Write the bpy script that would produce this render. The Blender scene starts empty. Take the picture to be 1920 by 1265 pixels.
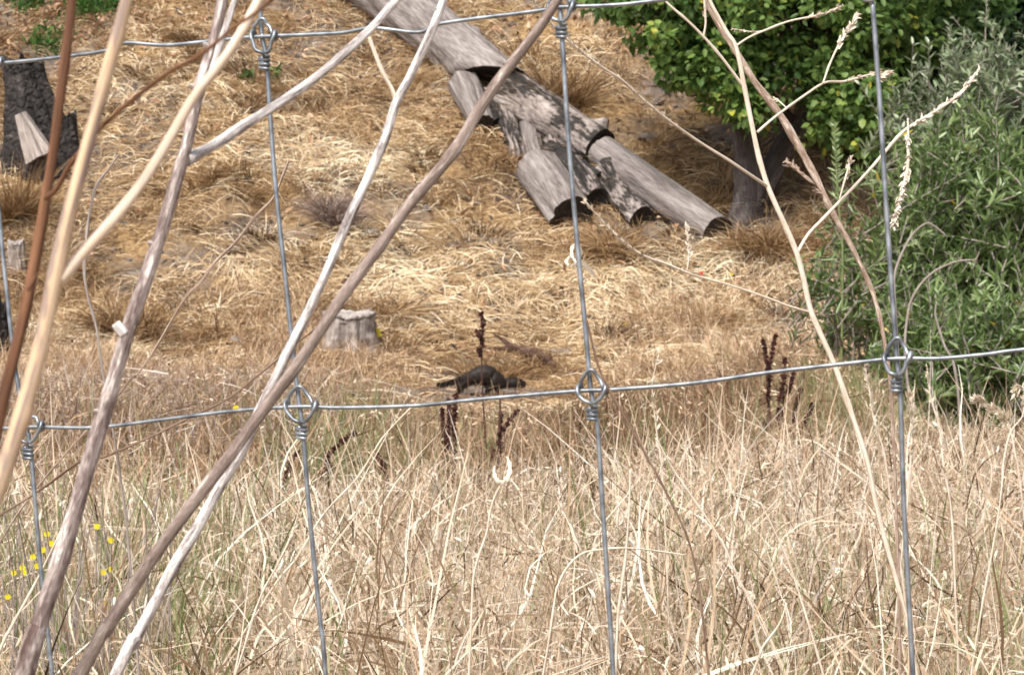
import bpy, math, random
import numpy as np
from mathutils import Vector, Matrix

# ------------------------------------------------------------------ camera, sky, sun, exposure
SC = bpy.context.scene
COL = SC.collection
CAMZ = 1.6
PITCH = math.radians(5.2)
F = 4093.0                       # focal length in photo pixels (photo is 1920 wide)
cam_d = bpy.data.cameras.new("camera")
cam = bpy.data.objects.new("camera", cam_d)
COL.objects.link(cam)
cam_d.sensor_width = 36.0
cam_d.lens = F / 1920.0 * 36.0
cam_d.clip_start = 0.05
cam_d.clip_end = 2000.0
cam.location = (0, 0, CAMZ)
cam.rotation_euler = (math.pi / 2 - PITCH, 0, 0)
cam_d.dof.use_dof = True
cam_d.dof.focus_distance = 1.75
cam_d.dof.aperture_fstop = 50.0
SC.camera = cam

SUN_EL, SUN_AZ = math.radians(56), math.radians(-152)   # azimuth from +Y, clockwise: behind and left of the camera
world = bpy.data.worlds.new("World")
SC.world = world
world.use_nodes = True
wn = world.node_tree
wn.nodes.clear()
sky = wn.nodes.new("ShaderNodeTexSky")
sky.sky_type = 'NISHITA'
sky.sun_disc = False
sky.sun_elevation = SUN_EL
sky.sun_rotation = SUN_AZ
sky.air_density = 0.8
sky.dust_density = 4.0
sky.ozone_density = 0.6
hs = wn.nodes.new("ShaderNodeHueSaturation")
hs.inputs['Saturation'].default_value = 0.45      # thin high cloud: a whiter sky
bg = wn.nodes.new("ShaderNodeBackground")
bg.inputs['Strength'].default_value = 0.15
wo = wn.nodes.new("ShaderNodeOutputWorld")
wn.links.new(sky.outputs[0], hs.inputs['Color'])
wn.links.new(hs.outputs[0], bg.inputs[0])
wn.links.new(bg.outputs[0], wo.inputs[0])

sun_d = bpy.data.lights.new("sun", 'SUN')
sun_d.energy = 3.0
sun_d.angle = math.radians(18)
sun_d.color = (1.0, 0.955, 0.895)
sun = bpy.data.objects.new("sun", sun_d)
COL.objects.link(sun)
sd = Vector((math.sin(SUN_AZ) * math.cos(SUN_EL), math.cos(SUN_AZ) * math.cos(SUN_EL), math.sin(SUN_EL)))
sun.rotation_euler = sd.to_track_quat('Z', 'Y').to_euler()
sun.location = sd * 30

SC.view_settings.view_transform = 'Standard'
SC.view_settings.look = 'None'
SC.view_settings.gamma = 1.0
SC.view_settings.exposure = 0.53
SC.cycles.max_bounces = 6
SC.cycles.diffuse_bounces = 3
SC.cycles.transmission_bounces = 4
SC.cycles.transparent_max_bounces = 8

# ------------------------------------------------------------------ maths helpers
rng = np.random.default_rng(7)
random.seed(7)
CAM = np.array([0, 0, CAMZ])
FW = np.array([0, math.cos(PITCH), -math.sin(PITCH)])
UP = np.array([0, math.sin(PITCH), math.cos(PITCH)])
RT = np.array([1.0, 0, 0])

def P(px, py, d):
    return CAM + d * (FW + (px - 960) / F * RT + (632.5 - py) / F * UP)

def project(p):
    v = np.asarray(p) - CAM
    d = v @ FW
    return 960 + F * (v @ RT) / d, 632.5 - F * (v @ UP) / d, d

_tab = rng.random((256, 256))
def vnoise(x, y, s=0):
    x = np.asarray(x, float) + 131.7 * s; y = np.asarray(y, float) + 57.3 * s
    xi = np.floor(x).astype(int); yi = np.floor(y).astype(int)
    fx = x - xi; fy = y - yi
    fx = fx * fx * (3 - 2 * fx); fy = fy * fy * (3 - 2 * fy)
    a = _tab[xi & 255, yi & 255]; b = _tab[(xi + 1) & 255, yi & 255]
    c = _tab[xi & 255, (yi + 1) & 255]; d = _tab[(xi + 1) & 255, (yi + 1) & 255]
    return (a * (1 - fx) + b * fx) * (1 - fy) + (c * (1 - fx) + d * fx) * fy
def fbm(x, y, s=0, o=4):
    r = 0; a = 0.5; t = 0
    for k in range(o):
        r = r + a * vnoise(np.asarray(x) * 2 ** k, np.asarray(y) * 2 ** k, s + k * 3); t += a; a *= 0.5
    return r / t

def T(x, y):
    """height of the ground"""
    x = np.asarray(x, float); y = np.asarray(y, float)
    foot = 15.9 - 0.02 * x
    u = y - foot
    ramp = 0.59 * 0.5 * (u + np.sqrt(u * u + 0.5)) 
    top = 9.0
    ramp = np.where(ramp > top - 2, (top - 2) + 2.0 * np.tanh((ramp - top + 2) / 2.0) + 0.06 * np.maximum(y - 30, 0) * 0.5, ramp)
    lump = (fbm(x * 0.55, y * 0.55, 1, 3) - 0.5) * 0.6 * np.clip((y - 14.5) / 3, 0, 1)
    small = (fbm(x * 2.1, y * 2.1, 5, 3) - 0.5) * 0.24 * np.clip((y - 13.5) / 2, 0.2, 1)
    far = np.clip((np.hypot(x, y) - 60) / 200, 0, 1)
    return ramp + lump + small - far * 4

def hit(px, py, lift=0.0):
    dirv = FW + (px - 960) / F * RT + (632.5 - py) / F * UP
    d = 2.0
    while d < 60:
        p = CAM + d * dirv
        if p[2] - lift < T(p[0], p[1]):
            return p
        d += 0.02
    return p

def catmull(pts, n):
    pts = np.asarray(pts, float)
    if len(pts) == 2:
        t = np.linspace(0, 1, n)[:, None]
        return pts[0] * (1 - t) + pts[1] * t
    P0 = np.vstack([2 * pts[0] - pts[1], pts, 2 * pts[-1] - pts[-2]])
    seg = len(pts) - 1
    u = np.linspace(0, seg, n)
    i = np.minimum(u.astype(int), seg - 1)
    t = (u - i)[:, None]
    a, b, c, d = P0[i], P0[i + 1], P0[i + 2], P0[i + 3]
    return 0.5 * (2 * b + (c - a) * t + (2 * a - 5 * b + 4 * c - d) * t ** 2 + (3 * b - a - 3 * c + d) * t ** 3)

class MB:
    """collects faces; build() links them as ONE mesh object"""
    def __init__(self):
        self.v = []; self.f = []; self.rnd = []; self.uv = []; self.n = 0
    def add(self, v, faces, rnd=0.5, uv=None):
        v = np.asarray(v, float)
        self.v.append(v)
        fa = np.asarray(faces)
        self.f.append(fa + self.n)
        self.rnd.append(np.full(len(v), rnd) if np.isscalar(rnd) else np.asarray(rnd, float))
        self.uv.append(np.zeros((len(v), 2)) if uv is None else np.asarray(uv, float))
        self.n += len(v)
    def tube(self, pts, rad, sides=8, n=None, rnd=0.5, jit=0.0, cap=True, ridge=None, vlen0=0.0):
        pts = np.asarray(pts, float)
        n = n or max(3, len(pts) * 4)
        c = catmull(pts, n)
        if np.isscalar(rad): r = np.full(n, float(rad))
        else: r = np.interp(np.linspace(0, 1, n), np.linspace(0, 1, len(rad)), rad)
        tan = np.gradient(c, axis=0); tan /= np.linalg.norm(tan, axis=1)[:, None] + 1e-12
        ref = np.array([0.31, -0.95, 0.1]) if abs(tan[0] @ np.array([0.31, -0.95, 0.1])) < 0.9 else np.array([1.0, 0, 0])
        N = ref - (ref @ tan[0]) * tan[0]; N /= np.linalg.norm(N)
        vs = []; uvs = []
        ln = np.concatenate([[0], np.cumsum(np.linalg.norm(np.diff(c, axis=0), axis=1))])
        ang = np.linspace(0, 2 * math.pi, sides + 1)[:-1]
        for k in range(n):
            N = N - (N @ tan[k]) * tan[k]; N /= np.linalg.norm(N)
            B = np.cross(tan[k], N)
            rr = r[k] * np.ones(sides)
            if ridge is not None: rr = rr * ridge(ang, ln[k])
            if jit: rr = rr * (1 + jit * (random.random() - 0.5)) * (1 + jit * 0.5 * (np.random.default_rng(k).random(sides) - 0.5))
            vs.append(c[k] + np.outer(rr * np.cos(ang), N) + np.outer(rr * np.sin(ang), B))
            uvs.append(np.stack([ang / (2 * math.pi), np.full(sides, ln[k] + vlen0)], 1))
        v = np.concatenate(vs); uv = np.concatenate(uvs)
        k, s = np.meshgrid(np.arange(n - 1), np.arange(sides), indexing='ij')
        s2 = (s + 1) % sides
        q = np.stack([k * sides + s, k * sides + s2, (k + 1) * sides + s2, (k + 1) * sides + s], -1).reshape(-1, 4)
        base = len(v)
        if cap:
            v = np.vstack([v, c[0], c[-1]]); uv = np.vstack([uv, [0.5, 0], [0.5, ln[-1]]])
            t = np.arange(sides); t2 = (t + 1) % sides
            tri0 = np.stack([np.full(sides, base), t2, t, np.full(sides, -1)], -1)
            o = (n - 1) * sides
            tri1 = np.stack([np.full(sides, base + 1), o + t, o + t2, np.full(sides, -1)], -1)
            self.add(v, q, rnd, uv)
            off = self.n - len(v)
            for tri in (tri0, tri1):
                a = tri.copy(); a[:, :3] += off; self.f.append(a)
        else:
            self.add(v, q, rnd, uv)
        return c
    def build(self, name, mat, parent=None, smooth=True):
        v = np.concatenate(self.v) if self.v else np.zeros((0, 3))
        fs = [f for f in self.f if len(f)]
        idx = []; start = []; pos = 0; tot = []
        for f in fs:
            if f.shape[1] == 3:
                idx.append(f.reshape(-1)); tot.append(np.full(len(f), 3))
            else:
                isq = f[:, 3] >= 0
                if isq.all():
                    idx.append(f.reshape(-1)); tot.append(np.full(len(f), 4))
                else:
                    idx.append(f[:, :3].reshape(-1)); tot.append(np.full(len(f), 3))
        idx = np.concatenate(idx).astype(np.int32); tot = np.concatenate(tot).astype(np.int32)
        start = np.concatenate([[0], np.cumsum(tot)[:-1]]).astype(np.int32)
        org = np.zeros(3)
        if parent is None:
            lo, hi = v.min(0), v.max(0)
            org = np.array([(lo[0] + hi[0]) / 2, (lo[1] + hi[1]) / 2, lo[2]])
        elif parent is not None:
            org = np.array(parent_world(parent))
        me = bpy.data.meshes.new(name)
        me.vertices.add(len(v)); me.vertices.foreach_set('co', (v - org).astype(np.float32).ravel())
        me.loops.add(len(idx)); me.loops.foreach_set('vertex_index', idx)
        me.polygons.add(len(tot)); me.polygons.foreach_set('loop_start', start); me.polygons.foreach_set('loop_total', tot)
        me.polygons.foreach_set('use_smooth', np.full(len(tot), smooth))
        a = me.attributes.new('rnd', 'FLOAT', 'POINT'); a.data.foreach_set('value', np.concatenate(self.rnd).astype(np.float32))
        uv = np.concatenate(self.uv).astype(np.float32)
        ul = me.uv_layers.new(name='UVMap'); ul.data.foreach_set('uv', uv[idx].ravel())
        me.update(calc_edges=True)
        me.materials.append(mat)
        o = bpy.data.objects.new(name, me)
        COL.objects.link(o)
        if parent is None: o.location = org
        else: o.parent = parent
        return o

_pw = {}
def parent_world(p):
    x = Vector((0, 0, 0)); q = p
    while q is not None:
        x = x + q.location; q = q.parent
    return x

def tag(o, label=None, cat=None, group=None, kind=None):
    if label: o['label'] = label
    if cat: o['category'] = cat
    if group: o['group'] = group
    if kind: o['kind'] = kind
    return o

def thing(name, loc, label, cat, group=None):
    o = bpy.data.objects.new(name, None); COL.objects.link(o)
    o.location = Vector([float(c) for c in loc]); o.empty_display_size = 0.1
    return tag(o, label, cat, group)

# ------------------------------------------------------------------ materials
def newmat(name):
    m = bpy.data.materials.new(name); m.use_nodes = True
    nt = m.node_tree; nt.nodes.clear()
    out = nt.nodes.new("ShaderNodeOutputMaterial")
    return m, nt, out
def ramp(nt, fac, stops, interp='LINEAR'):
    r = nt.nodes.new("ShaderNodeValToRGB"); r.color_ramp.interpolation = interp
    el = r.color_ramp.elements
    while len(el) < len(stops): el.new(0.5)
    for e, (p, c) in zip(el, stops):
        e.position = p; e.color = (*c, 1)
    nt.links.new(fac, r.inputs[0]); return r.outputs[0]

def blade_mat(name, stops, transl=0.3, rough=0.6, spec=0.25, noise=0.0):
    m, nt, out = newmat(name)
    at = nt.nodes.new("ShaderNodeAttribute"); at.attribute_name = 'rnd'
    col = ramp(nt, at.outputs['Fac'], stops)
    if noise:
        tc = nt.nodes.new("ShaderNodeTexCoord"); nz = nt.nodes.new("ShaderNodeTexNoise"); nz.inputs['Scale'].default_value = noise
        nz.inputs['Detail'].default_value = 3
        nt.links.new(tc.outputs['Object'], nz.inputs['Vector'])
        mr = nt.nodes.new("ShaderNodeMapRange"); mr.inputs[1].default_value = 0.3; mr.inputs[2].default_value = 0.7
        mr.inputs[3].default_value = 0.72; mr.inputs[4].default_value = 1.2
        nt.links.new(nz.outputs['Fac'], mr.inputs[0])
        mx = nt.nodes.new("ShaderNodeVectorMath"); mx.operation = 'SCALE'
        nt.links.new(col, mx.inputs[0]); nt.links.new(mr.outputs[0], mx.inputs['Scale']); col = mx.outputs[0]
    p = nt.nodes.new("ShaderNodeBsdfPrincipled")
    p.inputs['Roughness'].default_value = rough; p.inputs['Specular IOR Level'].default_value = spec
    t = nt.nodes.new("ShaderNodeBsdfTranslucent")
    mix = nt.nodes.new("ShaderNodeMixShader"); mix.inputs[0].default_value = transl
    nt.links.new(col, p.inputs['Base Color']); nt.links.new(col, t.inputs['Color'])
    nt.links.new(p.outputs[0], mix.inputs[1]); nt.links.new(t.outputs[0], mix.inputs[2])
    nt.links.new(mix.outputs[0], out.inputs[0])
    return m

def bark_mat(name, stops, su=3.0, sv=14.0, rough=0.75, bump=0.4, detail=6, dist=0.6, contrast=(0.32, 0.68), bumpdist=0.001, fine=0.35, voro=0):
    """streaky wood or bark; UV.x runs round the stem and UV.y along it in metres"""
    m, nt, out = newmat(name)
    uvn = nt.nodes.new("ShaderNodeUVMap"); uvn.uv_map = 'UVMap'
    mp = nt.nodes.new("ShaderNodeMapping"); mp.inputs['Scale'].default_value = (su, sv, 1)
    nt.links.new(uvn.outputs[0], mp.inputs[0])
    oi = nt.nodes.new("ShaderNodeObjectInfo")
    ad = nt.nodes.new("ShaderNodeVectorMath"); ad.operation = 'ADD'
    sc_ = nt.nodes.new("ShaderNodeVectorMath"); sc_.operation = 'SCALE'; sc_.inputs['Scale'].default_value = 40
    cmb = nt.nodes.new("ShaderNodeCombineXYZ"); nt.links.new(oi.outputs['Random'], cmb.inputs[2])
    nt.links.new(cmb.outputs[0], sc_.inputs[0])
    nt.links.new(mp.outputs[0], ad.inputs[0]); nt.links.new(sc_.outputs[0], ad.inputs[1])
    n1 = nt.nodes.new("ShaderNodeTexNoise"); n1.inputs['Scale'].default_value = 1; n1.inputs['Detail'].default_value = detail
    n1.inputs['Distortion'].default_value = dist
    nt.links.new(ad.outputs[0], n1.inputs['Vector'])
    n2 = nt.nodes.new("ShaderNodeTexNoise"); n2.inputs['Scale'].default_value = 7; n2.inputs['Detail'].default_value = 5
    nt.links.new(ad.outputs[0], n2.inputs['Vector'])
    mixv = nt.nodes.new("ShaderNodeMix"); mixv.inputs[0].default_value = fine
    nt.links.new(n1.outputs['Fac'], mixv.inputs[2]); nt.links.new(n2.outputs['Fac'], mixv.inputs[3])
    mr = nt.nodes.new("ShaderNodeMapRange"); mr.inputs[1].default_value = contrast[0]; mr.inputs[2].default_value = contrast[1]
    nt.links.new(mixv.outputs[0], mr.inputs[0])
    col = ramp(nt, mr.outputs[0], stops)
    p = nt.nodes.new("ShaderNodeBsdfPrincipled"); p.inputs['Roughness'].default_value = rough
    p.inputs['Specular IOR Level'].default_value = 0.2
    b = nt.nodes.new("ShaderNodeBump"); b.inputs['Strength'].default_value = bump; b.inputs['Distance'].default_value = bumpdist
    h = mixv.outputs[0]
    if voro:
        tc = nt.nodes.new("ShaderNodeTexCoord"); vo = nt.nodes.new("ShaderNodeTexVoronoi"); vo.feature = 'DISTANCE_TO_EDGE'
        vo.inputs['Scale'].default_value = voro
        nt.links.new(tc.outputs['Object'], vo.inputs['Vector']); h = vo.outputs[0]
    nt.links.new(h, b.inputs['Height']); nt.links.new(b.outputs[0], p.inputs['Normal'])
    nt.links.new(col, p.inputs['Base Color']); nt.links.new(p.outputs[0], out.inputs[0])
    return m

M = {}
M['straw_near'] = blade_mat('straw near', [(0, (.075, .045, .025)), (.22, (.22, .14, .075)), (.42, (.50, .36, .235)), (.68, (.75, .60, .44)), (1, (.93, .86, .74))], .28)
M['straw_mid'] = blade_mat('straw mid', [(0, (.10, .058, .034)), (.25, (.26, .155, .085)), (.55, (.47, .31, .185)), (.82, (.62, .46, .31)), (1, (.82, .69, .52))], .22)
M['straw_hill'] = blade_mat('straw hill', [(0, (.085, .052, .03)), (.25, (.25, .145, .065)), (.5, (.48, .325, .175)), (.78, (.71, .54, .33)), (1, (.88, .78, .58))], .15)
M['straw_grey'] = blade_mat('grey straw', [(0, (.12, .085, .07)), (.4, (.33, .25, .21)), (.75, (.56, .46, .40)), (1, (.76, .68, .61))], .15)
M['green_blade'] = blade_mat('green blade', [(0, (.06, .10, .025)), (.5, (.19, .25, .08)), (1, (.46, .46, .26))], .35)
M['litter'] = blade_mat('dead leaf', [(0, (.10, .05, .03)), (.4, (.28, .15, .08)), (.8, (.48, .30, .18)), (1, (.62, .46, .34))], .15)
M['char_bits'] = blade_mat('char bits', [(0, (.015, .013, .012)), (1, (.09, .075, .065))], 0.0)
M['clod'] = blade_mat('soil clod', [(0, (.09, .07, .058)), (1, (.27, .235, .205))], 0, .9, .1, noise=30)
M['leaf_broad'] = blade_mat('broad leaf', [(0, (.03, .08, .018)), (.4, (.11, .20, .05)), (.78, (.22, .33, .085)), (.93, (.32, .39, .08)), (1, (.6, .54, .06))], .38, .45, .35)
M['leaf_dark'] = blade_mat('shaded evergreen leaf', [(0, (.006, .014, .005)), (1, (.02, .045, .012))], .12, .5, .2)  # near-black leaves: the unlit depth among the trees put into the colour
M['leaf_willow'] = blade_mat('willow leaf', [(0, (.05, .10, .03)), (.45, (.16, .235, .07)), (.8, (.31, .40, .165)), (.96, (.42, .49, .30)), (1, (.55, .42, .06))], .3, .33, .6)
M['leaf_silver'] = blade_mat('silver leaf', [(0, (.08, .10, .065)), (.5, (.18, .235, .12)), (.85, (.34, .40, .24)), (1, (.60, .65, .50))], .22, .33, .6)
M['fern'] = blade_mat('green herb leaf', [(0, (.03, .09, .02)), (1, (.12, .24, .05))], .3)
M['dock'] = blade_mat('dock seeds', [(0, (.028, .012, .010)), (1, (.13, .05, .036))], .05, .7)
M['cream'] = blade_mat('cream husk', [(0, (.55, .44, .30)), (1, (.82, .76, .64))], .3)
M['yellow'] = blade_mat('yellow petals', [(0, (.75, .58, .02)), (1, (.85, .78, .04))], .2)
M['red'] = blade_mat('red scrap', [(0, (.7, .05, .02)), (1, (.7, .05, .02))], .1)
M['hair'] = blade_mat('fur hair', [(0, (.008, .006, .005)), (1, (.05, .034, .025))], .0, .6, .25)

M['mottled'] = bark_mat('mottled grey bark', [(0, (.09, .055, .045)), (.3, (.20, .15, .135)), (.5, (.34, .28, .26)), (.66, (.48, .40, .36)), (.8, (.74, .68, .64)), (1, (.85, .80, .76))], 5, 42, bump=.7, contrast=(.36,.66))
M['white_bark'] = bark_mat('bleached grey bark', [(0, (.13, .10, .09)), (.3, (.30, .26, .25)), (.6, (.60, .55, .52)), (1, (.86, .83, .80))], 5, 60, bump=.7, contrast=(.36,.62))
M['tan_peel'] = bark_mat('peeling tan bark', [(0, (.24, .17, .14)), (.40, (.36, .27, .22)), (.45, (.60, .42, .27)), (.8, (.72, .55, .37)), (1, (.82, .69, .52))], 2.4, 22, bump=.2, detail=3, fine=.15, contrast=(.3,.7))
M['pink_peel'] = bark_mat('pale peeling bark', [(0, (.58, .40, .26)), (.5, (.74, .58, .44)), (1, (.86, .78, .70))], 3, 30, bump=.2)
M['brown_stem'] = bark_mat('dark brown stem', [(0, (.07, .035, .02)), (.5, (.16, .075, .04)), (1, (.30, .15, .08))], 2, 15)
M['greybrown'] = bark_mat('grey brown bark', [(0, (.09, .06, .05)), (.4, (.22, .165, .14)), (.75, (.36, .29, .25)), (1, (.66, .6, .55))], 5, 60, bump=.5)
M['cream_stem'] = bark_mat('cream stem', [(0, (.34, .25, .18)), (.3, (.58, .48, .37)), (1, (.80, .73, .63))], 5, 70, bump=.2)
M['cream_brown'] = bark_mat('faded brown stalk', [(0, (.16, .10, .07)), (.5, (.32, .23, .175)), (1, (.66, .57, .48))], 5, 50)
M['brown_twig'] = bark_mat('brown twig', [(0, (.08, .045, .032)), (.5, (.19, .12, .085)), (1, (.40, .30, .22))], 4, 60)
M['dock_stem'] = bark_mat('dock stem', [(0, (.03, .014, .012)), (1, (.12, .06, .04))], 2, 20)
M['green_stem'] = bark_mat('green stem', [(0, (.10, .14, .05)), (1, (.25, .28, .12))], 2, 20)
M['twig_grey'] = bark_mat('grey twig', [(0, (.16, .12, .10)), (1, (.42, .37, .33))], 2, 20)
M['log_grey'] = bark_mat('weathered log', [(0, (.05, .04, .038)), (.22, (.12, .10, .092)), (.5, (.225, .195, .18)), (1, (.42, .38, .36))], 14, 1.3, bump=.8, bumpdist=.02, contrast=(.28, .72), fine=.5)
M['log_end'] = bark_mat('dark sawn end', [(0, (.012, .011, .01)), (.6, (.045, .038, .034)), (1, (.13, .11, .10))], 6, 9, bump=.6, bumpdist=.01)
M['log_char'] = bark_mat('charred log', [(0, (.014, .012, .011)), (.40, (.04, .034, .03)), (.46, (.12, .10, .09)), (.62, (.24, .20, .18)), (1, (.42, .365, .33))], 6, 2.2, bump=1, bumpdist=.04, detail=7, fine=.36, contrast=(.36, .64))
M['bark_black'] = bark_mat('burnt bark', [(0, (.012, .011, .011)), (.7, (.04, .034, .031)), (1, (.13, .11, .10))], 6, 9, bump=1, bumpdist=.04, voro=16)
M['tree_bark'] = bark_mat('tree bark', [(0, (.035, .028, .025)), (.5, (.09, .075, .07)), (1, (.20, .17, .16))], 6, 2.5, bump=1, bumpdist=.03)
M['stump_wood'] = bark_mat('stump wood', [(0, (.09, .07, .06)), (.35, (.24, .20, .175)), (.7, (.42, .365, .33)), (1, (.62, .56, .51))], 11, 2.2, bump=1, bumpdist=.03, contrast=(.3, .7))
M['stump_top'] = bark_mat('stump top', [(0, (.14, .11, .095)), (.5, (.30, .26, .235)), (1, (.54, .49, .45))], 4, 9, bump=.8, bumpdist=.02)
M['red_wood'] = bark_mat('reddish deadwood', [(0, (.025, .014, .010)), (.5, (.09, .05, .035)), (1, (.22, .14, .10))], 5, 6, bump=.8, bumpdist=.02)

# galvanised wire
m, nt, out = newmat('galvanised wire'); M['wire'] = m
p = nt.nodes.new("ShaderNodeBsdfPrincipled"); tc = nt.nodes.new("ShaderNodeTexCoord"); nz = nt.nodes.new("ShaderNodeTexNoise")
nz.inputs['Scale'].default_value = 110; nz.inputs['Detail'].default_value = 5
nt.links.new(tc.outputs['Object'], nz.inputs['Vector'])
nt.links.new(ramp(nt, nz.outputs['Fac'], [(.32, (.13, .145, .165)), (.5, (.26, .285, .31)), (.75, (.44, .47, .50))]), p.inputs['Base Color'])
p.inputs['Metallic'].default_value = 0.65; p.inputs['Roughness'].default_value = 0.42
bb = nt.nodes.new("ShaderNodeBump"); bb.inputs['Strength'].default_value = .3; bb.inputs['Distance'].default_value = .0003
nt.links.new(nz.outputs['Fac'], bb.inputs['Height']); nt.links.new(bb.outputs[0], p.inputs['Normal'])
nt.links.new(p.outputs[0], out.inputs[0])

# mink body
m, nt, out = newmat('dark fur'); M['fur'] = m
p = nt.nodes.new("ShaderNodeBsdfPrincipled"); tc = nt.nodes.new("ShaderNodeTexCoord"); nz = nt.nodes.new("ShaderNodeTexNoise")
nz.inputs['Scale'].default_value = 60; nz.inputs['Detail'].default_value = 6
nt.links.new(tc.outputs['Object'], nz.inputs['Vector'])
nt.links.new(ramp(nt, nz.outputs['Fac'], [(.3, (.009, .007, .006)), (.7, (.034, .023, .018))]), p.inputs['Base Color'])
p.inputs['Roughness'].default_value = .6; p.inputs['Specular IOR Level'].default_value = .25
nt.links.new(p.outputs[0], out.inputs[0])
m, nt, out = newmat('wet black'); M['eye'] = m
p = nt.nodes.new("ShaderNodeBsdfPrincipled"); p.inputs['Base Color'].default_value = (.004, .004, .004, 1); p.inputs['Roughness'].default_value = .1
nt.links.new(p.outputs[0], out.inputs[0])

# ground
m, nt, out = newmat('dry ground'); M['ground'] = m
p = nt.nodes.new("ShaderNodeBsdfPrincipled"); p.inputs['Roughness'].default_value = .95; p.inputs['Specular IOR Level'].default_value = .1
tc = nt.nodes.new("ShaderNodeTexCoord")
def nz_(s, d=6):
    n = nt.nodes.new("ShaderNodeTexNoise"); n.inputs['Scale'].default_value = s; n.inputs['Detail'].default_value = d
    nt.links.new(tc.outputs['Object'], n.inputs['Vector']); return n.outputs['Fac']
c1 = ramp(nt, nz_(9, 8), [(.3, (.07, .052, .042)), (.5, (.16, .13, .11)), (.7, (.27, .23, .195))])
c2 = ramp(nt, nz_(25, 8), [(.3, (.14, .085, .04)), (.7, (.42, .28, .14))])
mx = nt.nodes.new("ShaderNodeMix"); mx.data_type = 'RGBA'
msk = nt.nodes.new("ShaderNodeMapRange"); msk.inputs[1].default_value = .42; msk.inputs[2].default_value = .58
nt.links.new(nz_(1.3, 4), msk.inputs[0]); nt.links.new(msk.outputs[0], mx.inputs[0])
nt.links.new(c1, mx.inputs[6]); nt.links.new(c2, mx.inputs[7]); nt.links.new(mx.outputs[2], p.inputs['Base Color'])
bb = nt.nodes.new("ShaderNodeBump"); bb.inputs['Strength'].default_value = 1; bb.inputs['Distance'].default_value = .04
nt.links.new(nz_(22, 8), bb.inputs['Height']); nt.links.new(bb.outputs[0], p.inputs['Normal'])
nt.links.new(p.outputs[0], out.inputs[0])

# ------------------------------------------------------------------ the ground: one sheet to the horizon
def axis(core_lo, core_hi, step, far):
    c = np.arange(core_lo, core_hi + step / 2, step)
    g = [step]; 
    while sum(g) < far: g.append(g[-1] * 1.25)
    e = np.cumsum(g)
    return np.concatenate([core_lo - e[::-1], c, core_hi + e])
gx = axis(-6, 8, 0.08, 600); gy = axis(0, 26, 0.08, 600)
X, Y = np.meshgrid(gx, gy, indexing='ij')
Z = T(X, Y)
g = MB()
nx, ny = X.shape
i, j = np.meshgrid(np.arange(nx - 1), np.arange(ny - 1), indexing='ij')
g.add(np.stack([X, Y, Z], -1).reshape(-1, 3), np.stack([i * ny + j, (i + 1) * ny + j, (i + 1) * ny + j + 1, i * ny + j + 1], -1).reshape(-1, 4))
go = g.build('ground', M['ground']); tag(go, 'dry ground rising into a steep straw covered bank', 'ground', kind='structure')

# ------------------------------------------------------------------ vegetation generators
def unit(v): return v / (np.linalg.norm(v, axis=-1, keepdims=True) + 1e-12)
def rand_unit(n):
    return unit(rng.normal(size=(n, 3)))

def add_blades(mb, pos, d, L, w, bend, rnd, seg=3, taper=0.5, wig=0.0):
    """flat tapering blades: centre line pos + d*L*t + bend*t*t"""
    n = len(pos)
    L = np.broadcast_to(L, n)[:, None]; w = np.broadcast_to(w, n)[:, None]
    side = unit(np.cross(d, rand_unit(n)))
    out = []
    ts = np.linspace(0, 1, seg + 1)
    w1 = rng.normal(size=(n, 3)) * wig
    for t in ts:
        c = pos + d * L * t + bend * t * t + w1 * L * math.sin(t * 5.0) * t
        ww = w * 0.5 * (1 - t ** 2 * (1 - 0.15)) * (taper + (1 - taper) * min(1, t * 4))
        out.append(c - side * ww); out.append(c + side * ww)
    V = np.stack(out, 1)                          # n, 2(seg+1), 3
    k = 2 * (seg + 1)
    b = (np.arange(n) * k)[:, None]
    fs = np.concatenate([np.stack([b[:, 0] + 2 * s, b[:, 0] + 2 * s + 1, b[:, 0] + 2 * s + 3, b[:, 0] + 2 * s + 2], -1) for s in range(seg)])
    mb.add(V.reshape(-1, 3), fs, np.repeat(np.clip(rnd, 0, 1), k))

def add_leaves(mb, pos, d, nrm, L, w, rnd, fold=0.25, curl=0.15):
    n = len(pos); L = np.broadcast_to(L, n)[:, None]; w = np.broadcast_to(w, n)[:, None]
    d = unit(d); s = unit(np.cross(d, nrm)); nn = np.cross(s, d)
    a = pos; tip = pos + d * L - nn * L * curl
    l1 = pos + d * L * .3 + s * w * .5 + nn * w * fold; l2 = pos + d * L * .68 + s * w * .42 + nn * w * fold * .6 - nn * L * curl * .45
    r1 = pos + d * L * .3 - s * w * .5 + nn * w * fold; r2 = pos + d * L * .68 - s * w * .42 + nn * w * fold * .6 - nn * L * curl * .45
    V = np.stack([a, r1, r2, tip, l2, l1], 1)
    b = np.arange(n) * 6
    fs = np.concatenate([np.stack([b, b + 1, b + 2, b + 3], -1), np.stack([b, b + 3, b + 4, b + 5], -1)])
    mb.add(V.reshape(-1, 3), fs, np.repeat(np.broadcast_to(np.clip(rnd, 0, 1), n), 6))

def scatter(n, y0, y1, margin=1.22, add=0.25, power=1.0):
    """points over the ground seen by the camera, with room at the sides"""
    y = np.sqrt(rng.random(n) * (y1 ** 2 - y0 ** 2) + y0 ** 2) if power == 1.0 else y0 + (y1 - y0) * rng.random(n) ** power
    half = y * 960 / F * margin + add
    x = (rng.random(n) * 2 - 1) * half
    return x, y

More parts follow.
